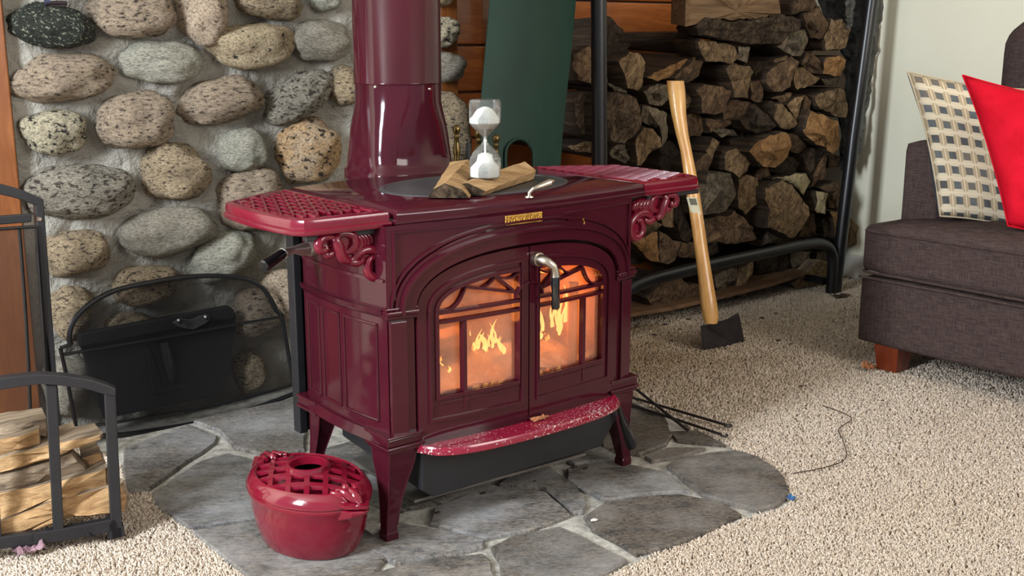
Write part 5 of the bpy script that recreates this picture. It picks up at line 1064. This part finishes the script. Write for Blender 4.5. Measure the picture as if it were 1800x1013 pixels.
# ------------------------------------------------------------------ the stacked logs (outlines measured per log; each keeps its own depth)
CR = {'A': (980, 0, 5.96), 'B': (1200, 0, 5.0), 'C': (980, 150, 5.96), 'D': (1200, 150, 5.625), 'E': (1090, 290, 7.2375), 'F': (1270, 290, 6.754), 'G': (1090, 400, 5.958), 'H': (1280, 400, 6.332)}
LOGS = [
 ('A','b',.05,'brown log end half hidden by the left upright, level with the sled edge',[(160,560),(330,480),(420,520),(540,780),(540,870),(370,890),(220,850),(160,750)],None),
 ('A','d',.14,'blackish log topmost in the left column of the rack',[(490,190),(560,190),(680,300),(700,380),(640,470),(500,520),(490,300)],None),
 ('A','d',.10,'blackish jagged log below the topmost of the left column',[(500,500),(640,460),(760,460),(700,560),(600,690),(530,660)],None),
 ('A','t',.02,'rough tan log end right of the left upright, above the bark log',[(640,640),(760,540),(880,570),(930,650),(900,860),(850,960),(740,930),(700,800)],None),
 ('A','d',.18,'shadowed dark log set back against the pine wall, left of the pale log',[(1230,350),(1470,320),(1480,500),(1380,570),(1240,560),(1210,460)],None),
 ('A','o',.02,'fresh orange split face slanting up behind the maul handle top',[(920,810),(1200,680),(1500,570),(1420,650),(1180,810),(1040,850)],None),
 ('A','b',.0,'brown log end right behind the tip of the maul handle',[(1210,815),(1430,620),(1530,630),(1490,800),(1340,890),(1240,850)],None),
 ('A','g',.04,'thin grey slat lying over the pale-barked log',[(535,880),(640,905),(720,960),(700,980),(610,960),(540,905)],None),
 ('C','k',.06,'pinkish bark log low behind the left upright, beside the sled',[(180,130),(250,80),(375,90),(375,520),(260,530),(190,420)],None),
 ('C','k',-.05,'thick round log with pale flaking bark just right of the left upright',[(520,170),(620,70),(830,130),(890,280),(860,470),(710,615),(560,580),(525,420)],(720,330)),
 ('C','g',.0,'squared grey log between the flaking bark log and the maul handle',[(880,200),(1030,240),(1160,290),(1160,560),(1090,640),(1050,450),(890,380)],(1070,430)),
 ('C','t',-.02,'tan hooked log end with frayed right edge left of the maul handle',[(830,560),(900,420),(1010,450),(1080,560),(1085,650),(960,730),(880,850),(830,850),(815,700)],None),
 ('C','g',.03,'dark grey log just above the back corner of the right stove shelf',[(530,720),(620,620),(800,600),(820,840),(700,830),(560,770)],(640,700)),
 ('C','t',.10,'tan slat log at the bottom beside the sled, behind the left upright',[(90,640),(380,580),(385,700),(200,690)],None),
 ('C','g',.03,'two-faced grey log left of the thick top of the maul handle',[(900,60),(1050,-10),(1160,0),(1165,130),(1100,220),(960,200)],(1080,90)),
 ('C','b',.05,'brown rounded log right of the upper maul handle',[(1310,60),(1480,60),(1460,180),(1320,270)],None),
 ('C','b',.06,'ragged brown log right of the narrow of the maul handle',[(1300,350),(1400,280),(1500,300),(1550,450),(1500,540),(1350,540)],None),
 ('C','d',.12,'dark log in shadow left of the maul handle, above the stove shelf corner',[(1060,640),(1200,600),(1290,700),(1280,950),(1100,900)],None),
 ('C','d',.10,'small dark round log touching the right of the maul handle',[(1330,640),(1400,650),(1420,800),(1380,840)],None),
 ('D','b',.0,'large brown log with ridged left half right of the maul handle',[(130,40),(220,0),(400,10),(495,60),(480,130),(390,260),(330,300),(190,280),(170,130)],None),
 ('D','b',.02,'smooth brown half log under the ridged log',[(390,260),(480,140),(670,160),(640,330),(500,340),(400,330)],None),
 ('D','b',.03,'flat layered brown log below the ridged log',[(230,335),(390,335),(500,355),(490,390),(270,470)],None),
 ('D','d',-.02,'dark fan-shaped log with bark rim near the middle of the stack',[(730,190),(830,290),(930,390),(870,450),(740,480),(620,440),(560,350),(700,330)],(740,400)),
 ('D','t',-.02,'tan oval split log edged with bark right of the dark fan-shaped log',[(900,190),(980,180),(1100,300),(1150,390),(1050,440),(960,420),(920,330)],None),
 ('D','b',.02,'brown sliver log between the dark fan log and the tan oval log',[(820,180),(900,150),(910,330),(850,300)],None),
 ('D','t',.0,'tan wedge log with a sharp crease left of the barky right-hand log',[(1030,190),(1140,110),(1210,90),(1180,200),(1140,350),(1060,240)],None),
 ('D','b',.02,'brown wedge joined to the right of the creased tan wedge',[(1210,90),(1280,150),(1260,250),(1170,410),(1140,370),(1180,230)],None),
 ('D','t',.0,'barky tan log with ragged right side, above the big orange-topped log',[(1300,100),(1450,40),(1590,30),(1650,200),(1610,330),(1530,310),(1320,210)],None),
 ('D','o',-.04,'big square log with flat orange top face near the right upright',[(1170,440),(1270,250),(1550,350),(1550,620),(1490,670),(1290,560)],(1400,490)),
 ('D','o',-.05,'square log with pale fresh top and dark right face, centre of the stack',[(650,660),(760,540),(990,450),(1060,480),(1080,600),(1050,700),(910,810),(790,800),(680,700)],(870,660)),
 ('D','b',.01,'smooth dark brown log right of the pale-topped square log',[(1050,470),(1120,470),(1230,620),(1150,680),(1080,660)],None),
 ('D','t',-.01,'lumpy tan-brown log end left of the pale-topped square log',[(420,650),(520,620),(690,760),(640,860),(550,910),(420,830)],None),
 ('D','d',.04,'dark grey log hidden left of the lumpy tan-brown log',[(340,640),(420,600),(430,830),(320,830),(330,700)],None),
 ('D','d',.02,'dark log wedged under the pale-topped square log',[(900,860),(1070,720),(1110,720),(1165,770),(1120,870),(1000,890)],None),
 ('D','d',.0,'dark grey log left of two, below the big orange-topped log',[(1180,680),(1290,620),(1410,660),(1300,850),(1250,870)],None),
 ('D','b',.0,'split brown log slanting below the big orange-topped log',[(1410,660),(1440,700),(1400,920),(1260,1010),(1290,860)],None),
 ('D','b',.04,'short brown log beside the right upright, under the orange-topped log',[(1440,700),(1540,690),(1590,760),(1570,810),(1440,810)],None),
 ('D','t',.0,'narrow tan slat standing upright above the squared grey box log',[(300,520),(360,560),(290,740),(240,660)],None),
 ('D','b',.0,'frayed brown log above the squared grey box log, by the handle',[(100,800),(240,660),(300,720),(220,960),(110,960)],None),
 ('D','b',.03,'reddish brown log above the cracked tan log',[(740,840),(800,810),(860,830),(870,900),(800,960),(700,900)],None),
 ('D','d',.05,'dark brown log in the gap below the dark fan-shaped log',[(450,540),(600,460),(720,500),(680,600),(560,620),(480,580)],None),
 ('D','g',.03,'small grey-brown log end beneath the layered brown log',[(280,440),(400,430),(520,440),(540,490),(380,520)],None),
 ('B','X',-.02,'wide brown board-like log lying crosswise at the top of the frame',[(50,-60),(840,-60),(870,120),(660,165),(480,185),(230,150),(60,230)],None),
 ('B','k',-.04,'long bark-covered log lying crosswise under the wide board-like log',[(140,240),(230,165),(480,200),(900,135),(1060,170),(1040,260),(910,320),(880,390),(600,390),(330,350),(180,310)],None),
 ('B','g',-.02,'grey knotty log end at the right end of the crosswise bark log',[(910,310),(1070,250),(1110,350),(1040,500),(960,490),(830,410)],(1010,370)),
 ('B','t',-.02,'pale tan log lying under the left half of the crosswise bark log',[(120,370),(160,340),(470,400),(480,510),(440,555),(200,540),(140,440)],None),
 ('B','g',-.01,'grey end piece right of the pale tan crosswise log',[(480,400),(600,420),(590,520),(560,555),(480,520)],None),
 ('B','d',.08,'dark log right of the wide board-like log at the top',[(840,0),(960,0),(970,60),(900,120),(870,110)],None),
 ('B','b',.0,'tan-brown rounded log at the top edge near the plastic sheet',[(960,30),(1010,-30),(1150,-30),(1180,40),(1130,90),(970,120)],None),
 ('B','b',.0,'brown wedge log with a light notch below the top edge log',[(1050,130),(1200,60),(1280,210),(1220,340),(1120,330),(1080,240)],(1160,220)),
 ('B','t',.0,'ragged tan log nearest the plastic sheet, high on the right',[(1300,170),(1400,170),(1490,260),(1430,430),(1260,450),(1240,330)],None),
 ('B','d',.06,'dark recessed log left of the ragged tan log by the plastic',[(1110,360),(1290,340),(1310,430),(1150,440)],None),
 ('B','b',.0,'round brown log below the grey knotty end',[(1070,470),(1150,460),(1230,570),(1220,660),(1130,640),(1040,570)],(1120,560)),
 ('B','o',-.01,'light orange-tan triangular log end beside the right upright',[(1250,510),(1370,490),(1450,520),(1390,670),(1240,660)],None),
 ('B','g',.03,'grey log under the light orange-tan triangular end',[(1210,690),(1390,680),(1370,740),(1250,760)],None),
 ('B','b',-.01,'big rounded brown log end in the upper middle of the stack',[(740,640),(830,560),(960,500),(1030,540),(980,640),(950,770),(880,810),(770,800),(720,720)],None),
 ('B','t',.0,'two-toned log, dark left and tan right, beside the big rounded brown end',[(990,590),(1080,600),(1210,690),(1180,720),(1010,800),(970,720)],(1080,650)),
 ('B','t',-.01,'rough tan triangular log pointing down, above the smooth brown half log',[(370,600),(440,560),(580,580),(620,630),(590,760),(575,870),(460,860),(440,720)],None),
 ('B','b',.01,'tan-brown narrow log right of the rough triangular log',[(600,720),(690,700),(725,820),(690,910),(590,880)],None),
 ('B','d',.04,'dark slanting log under the crosswise bark log, left of the rounded brown end',[(600,560),(770,510),(790,540),(640,700),(620,620)],None),
 ('B','t',.0,'thin tan sliver on top of the big rounded brown end',[(810,520),(930,480),(935,510),(820,545)],None),
 ('B','b',.03,'brown log below the big rounded brown end',[(770,860),(960,810),(950,880),(900,905)],None),
 ('B','d',.10,'long dark log in the shadow under the pale tan crosswise log',[(200,600),(360,610),(420,700),(300,720),(180,640)],None),
 ('E','g',-.06,'squared grey box log with two visible faces right of the maul handle',[(960,250),(1110,225),(1140,100),(1400,95),(1490,380),(1340,610),(1030,640),(960,420)],(1290,330)),
 ('E','b',-.01,'large dull brown log below the squared grey box log',[(1060,680),(1400,640),(1460,560),(1690,790),(1740,950),(1500,1010),(1100,1000)],None),
 ('E','t',.02,'striped pale log side seen behind the right scroll bracket',[(450,560),(610,330),(740,310),(700,500),(690,800),(560,790),(520,700)],None),
 ('E','d',.03,'dark log left of the maul handle sticker',[(700,500),(760,330),(850,700),(930,900),(880,990),(790,960),(700,720)],None),
 ('E','t',.0,'tan rounded log below the right scroll bracket',[(240,720),(430,680),(550,760),(450,850),(240,870)],None),
 ('G','o',-.02,'orange wedge-shaped log end with fine rays, below the right scroll bracket',[(120,150),(390,40),(410,360),(310,355),(240,270)],None),
 ('G','b',-.02,'speckled brown log joined to the right of the orange wedge',[(405,30),(560,130),(640,150),(580,340),(520,380),(412,370)],None),
 ('G','b',.04,'dull log low behind the lower maul handle, above the rail',[(600,310),(650,160),(800,150),(820,330)],None),
 ('G','d',.0,'dark slotted log right of the lower maul handle, above the rail',[(940,170),(1040,40),(1050,270),(950,285)],None),
 ('G','d',.05,'dark stringy log at the left end above the rail, next to the stove',[(80,240),(200,270),(260,370),(190,390),(80,370)],None),
 ('F','t',-.05,'largest knobbly tan log end in the lower right of the stack',[(520,270),(700,170),(830,240),(1040,510),(1030,600),(880,860),(800,880),(640,780),(530,760),(550,560),(500,400)],None),
 ('F','p',-.02,'pale yellowish fresh log behind the knobbly tan log',[(580,170),(860,110),(990,105),(1045,200),(960,360),(830,240),(700,160)],None),
 ('F','t',.0,'cracked tan log end right of the squared grey box log',[(200,170),(300,95),(430,150),(430,460),(280,590),(180,520),(190,300)],None),
 ('F','d',.03,'dark log below the pale yellowish log',[(970,330),(1040,290),(1110,320),(1110,430),(1030,470)],None),
 ('F','p',-.03,'small pale log stub near the right upright',[(1110,310),(1260,330),(1210,590),(1100,550),(1120,420)],None),
 ('F','b',.0,'brown log with a bark-dark left half touching the right upright',[(1130,270),(1340,185),(1455,310),(1390,440),(1370,540),(1260,500),(1260,330)],(1370,300)),
 ('F','b',.0,'tall brown log leaning right of the knobbly tan log',[(900,850),(1070,490),(1130,850),(990,875)],None),
 ('F','g',.02,'grey-brown log above the bend of the rail',[(1180,650),(1300,590),(1350,870),(1200,860)],None),
 ('F','o',-.02,'curved orange bark piece at the bend of the rail',[(1260,540),(1370,570),(1400,800),(1380,895),(1340,860),(1330,650)],None),
 ('F','d',.04,'dark log between the dull brown log and the knobbly tan log',[(280,610),(450,490),(530,560),(510,760),(440,900),(350,790)],None),
 ('F','g',.02,'grey log resting just above the middle of the rail',[(480,880),(540,790),(690,860),(700,910),(450,950)],None),
 ('G','b',.02,'brown round log on the shelf board under the left of the rail',[(270,720),(460,560),(640,520),(710,590),(700,720),(600,820),(430,865),(300,800)],None),
 ('G','b',.04,'brown log on the shelf board left of the lower maul handle',[(710,600),(830,590),(830,790),(640,780)],None),
 ('G','g',.04,'long grey-tan log slanting on the shelf board right of the maul handle',[(990,500),(1220,400),(1220,540),(1100,650),(1030,720),(990,640)],None),
 ('G','t',.04,'pinkish tan standing log under the middle of the rail',[(1240,430),(1400,350),(1390,500),(1330,580),(1330,710),(1240,720),(1200,620)],None),
 ('H','d',.10,'dark brown square log on the shelf board under the rail',[(330,340),(660,270),(680,520),(600,545),(490,530),(340,520)],None),
 ('H','g',.10,'grey-tan cube-like log on the shelf board near the rail bend',[(700,270),(920,260),(920,450),(800,470),(700,450)],None),
 ('H','g',.14,'grey-tan log farthest right on the shelf board',[(990,270),(1120,270),(1110,430),(950,460)],None),
 ('F','t',.05,'tan log poking out of the rack between the right upright and the sofa',[(1420,660),(1540,640),(1620,740),(1600,950),(1430,960)],None),
]
LY = 2.72
for crp, kd_, dy, lab, pts, rg in LOGS:
    ox, oy, sc = CR[crp]; Yb = LY + 0.02 + dy * 1.0
    cxm = sum(p[0] for p in pts) / len(pts); cym = sum(p[1] for p in pts) / len(pts)
    P3 = [ay(ox + (cxm + (x - cxm) * 1.03) / sc, oy + (cym + (y - cym) * 1.03) / sc, Yb) for x, y in pts]
    ridge = ay(ox + rg[0] / sc, oy + rg[1] / sc, Yb - 0.045) if rg else None
    ln = min(0.34, 3.20 - Yb) if kd_ not in ('X',) else 0.12
    if lab.startswith(('long bark', 'pale tan log lying')): ln = 0.13
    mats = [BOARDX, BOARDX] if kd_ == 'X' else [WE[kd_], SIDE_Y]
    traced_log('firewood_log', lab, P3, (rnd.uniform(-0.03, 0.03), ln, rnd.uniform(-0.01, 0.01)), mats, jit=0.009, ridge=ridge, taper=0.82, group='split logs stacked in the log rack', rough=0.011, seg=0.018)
# floor log under the rack, round stick beyond the upright
P = [(720,760),(860,640),(1010,500),(1130,530),(1110,750),(780,835)]
P3 = [ay(1280 + x / 6.332, 400 + y / 6.332, 2.76) for x, y in P]; mz = min(p.z for p in P3); P3 = [V((p.x, p.y, p.z - mz)) for p in P3]
traced_log('firewood_log', 'split tan log lying on the carpet under the rack by its right foot', P3, (0, 0.06, 0), [WE['t'], SIDE_XG], ridge=None, rough=0.01, seg=0.02)
a = ay(1512, 272, 2.86); b2 = ay(1531, 266, 2.86); m = MB(); m.tube([a - (b2 - a) * 4, a, b2, b2 + (b2 - a) * 0.06], [0.013, 0.014, 0.0145, 0.010], 12)
tag(m.build('round_stick', WE['b'], smooth=True), 'round brown stick end poking out right of the right upright', 'stick')

# ================================================================== RIGHT: sofa and cushions
SX, SYF = 2.95, 1.985
SO = empty('sofa', (3.4, 0.9, 0), 'charcoal brown fabric sofa with a cherry wood foot along the cream wall', 'sofa')
def soft_box(name, a, b2, parent, mat, r=0.03, crown=0.0, seg=14, seed=0):
    bm = bmesh.new(); bmesh.ops.create_cube(bm, size=1); bmesh.ops.subdivide_edges(bm, edges=bm.edges[:], cuts=seg, use_grid_fill=True)
    A, B = V(a), V(b2); c = (A + B) / 2; h = (B - A) / 2
    for v in bm.verts:
        p = V((v.co.x * 2, v.co.y * 2, v.co.z * 2)); q = V((p.x * h.x, p.y * h.y, p.z * h.z))
        inner = V((max(-h.x + r, min(h.x - r, q.x)), max(-h.y + r, min(h.y - r, q.y)), max(-h.z + r, min(h.z - r, q.z)))); d = q - inner
        if d.length > 1e-6: q = inner + d.normalized() * min(d.length, r)
        e = (1 - min(1, abs(p.x)) ** 3) * (1 - min(1, abs(p.y)) ** 4)
        q.z += crown * e * (1 if p.z > 0 else -0.2) + 0.004 * nz(q + V((seed, 0, 0)), 5)
        v.co = c + q
    for f in bm.faces: f.smooth = True
    return finish(name, bm, mat, parent)
soft_box('base', (SX, -0.3, 0.078), (3.95, SYF, 0.285), SO, SOFA, 0.012)
soft_box('seat_cushion', (SX - 0.005, -0.3, 0.292), (3.65, SYF + 0.005, 0.448), SO, SOFA, 0.03, 0.03, 20)
m = MB(); fw = SX - 0.006
for zq in (0.425, 0.300): m.tube([(fw, -0.3, zq), (fw, SYF - 0.03, zq), (fw + 0.012, SYF - 0.006, zq), (fw + 0.05, SYF + 0.004, zq)], 0.0045, 8)
m.tube([(fw, -0.3, 0.283), (fw - 0.002, SYF, 0.283)], 0.004, 8); m.build('piping', SOFA, SO, smooth=True)
soft_box('arm', (3.13, SYF - 0.13, 0.28), (3.90, SYF, 0.685), SO, SOFA, 0.022, 0.0, 12, 3)
soft_box('back', (3.72, -0.3, 0.28), (3.98, SYF - 0.02, 0.86), SO, SOFA, 0.05, 0.0, 12, 5)
soft_box('back_cushion', (3.50, 0.9, 0.44), (3.74, 1.925, 1.05), SO, SOFA, 0.09, 0.02, 16, 9)
def foot(x, y):
    m = MB(); m.loft([[V((x - 0.042 * k, y - 0.042 * k, zq)), V((x + 0.042 * k, y - 0.042 * k, zq)), V((x + 0.042 * k, y + 0.042 * k, zq)), V((x - 0.042 * k, y + 0.042 * k, zq))] for zq, k in ((0.0, 0.80), (0.08, 1.0))]); m.build('foot', CHERRY, SO, bevel=0.002)
foot(3.00, 1.885); foot(3.88, 1.90)
def pillow(name, label, TL, BL, TR, BR, thick, mats, pinch, seed, welt=None):
    TL, BL, TR, BR = map(V, (TL, BL, TR, BR)); nrm = (TR - TL).cross(BL - TL).normalized()
    if nrm.dot(CAMP - TL) < 0: nrm = -nrm
    n = 30; bm = bmesh.new(); uvl = bm.loops.layers.uv.new('UVMap'); T = empty(name, (TL + BL + TR + BR) / 4, label, 'cushion')
    G = {}
    for side in (1, -1):
        for j in range(n + 1):
            for i in range(n + 1):
                u, v = i / n, j / n; uu, vv = 2 * u - 1, 2 * v - 1
                if side < 0 and (i in (0, n) or j in (0, n)): G[side, i, j] = G[1, i, j]; continue
                pu = u + (0.5 - u) * pinch * (1 - vv * vv); pv = v + (0.5 - v) * pinch * (1 - uu * uu)
                p = TL.lerp(TR, pu).lerp(BL.lerp(BR, pu), pv); prof = ((1 - uu ** 2) * (1 - vv ** 2)) ** 0.5
                w_ = 0.010 * nz((u * 3 + seed, v * 3, 0), 1) * (1 if side > 0 else 0) + 0.006 * nz((u * 8, v * 8 + seed, 0), 1) * min(1, prof * 3)
                G[side, i, j] = bm.verts.new(p + nrm * side * (thick * prof ** 0.8 + w_ * min(1, prof * 2)))
    for side in (1, -1):
        for j in range(n):
            for i in range(n):
                f = bm.faces.new([G[side, a, c] for a, c in ((i, j), (i, j + 1), (i + 1, j + 1), (i + 1, j))]); f.smooth = True; f.material_index = 0 if side > 0 else 1
                for lp, (a, c) in zip(f.loops, ((i, j), (i, j + 1), (i + 1, j + 1), (i + 1, j))): lp[uvl].uv = (a / n, c / n)
    edge = [G[1, i, 0].co.copy() for i in range(n + 1)] + [G[1, n, j].co.copy() for j in range(1, n + 1)] + [G[1, i, n].co.copy() for i in range(n - 1, -1, -1)] + [G[1, 0, j].co.copy() for j in range(n - 1, -1, -1)]
    bmesh.ops.recalc_face_normals(bm, faces=bm.faces[:]); finish('cover', bm, mats, T)
    m = MB(); m.tube(edge, welt or 0.0025, 6); m.build('edge_seam', mats[1], T, smooth=True); return T
PX = lambda x, y, X: ax(x, y, X)
TANSEAM = simple('tan_seam', S(190, 176, 150), S(170, 154, 128), 200, 0.9)
CU = pillow('cushion', 'tan cushion woven with small dark squares, leaning in the sofa corner', PX(1596, 126, 3.13), PX(1653, 380, 3.07), PX(1850, 158, 3.36), PX(1872, 425, 3.30), 0.050, [CHECK, TANSEAM], 0.07, 2, 0.003)
e_ = [PX(x, y, X) + V((0.012, 0.006, 0)) for x, y, X in ((1596, 127, 3.13), (1612, 165, 3.125), (1626, 200, 3.12), (1637, 240, 3.11), (1643, 290, 3.10), (1647, 335, 3.08), (1652, 376, 3.07))]
m = MB(); m.tube(smoothpath(e_, 4), [0.004 + 0.010 * math.sin(math.pi * min(1, k / 24)) for k in range(25)], 10, flat=1.3); BKP = m.build('back_panel', DENIM, CU, smooth=True); BKP['label'] = 'charcoal cloth back of the cushion'
pillow('cushion', 'plain red cushion in front of the checked cushion', PX(1692, 132, 3.06), PX(1772, 397, 3.03), PX(1980, 190, 3.22), PX(2000, 470, 3.18), 0.060, [RED, RED], 0.06, 6)
m = MB(); m.tube(smoothpath([fl(x, y, 0.004) for x, y in ((1446,713),(1478,725),(1497,737),(1474,755),(1482,775),(1487,806),(1450,822),(1396,832))], 4), 0.0013, 6)
tag(m.build('loose_thread', BARKC, smooth=True), 'thin dark thread lying in a loose loop on the carpet right of the hearth', 'thread')
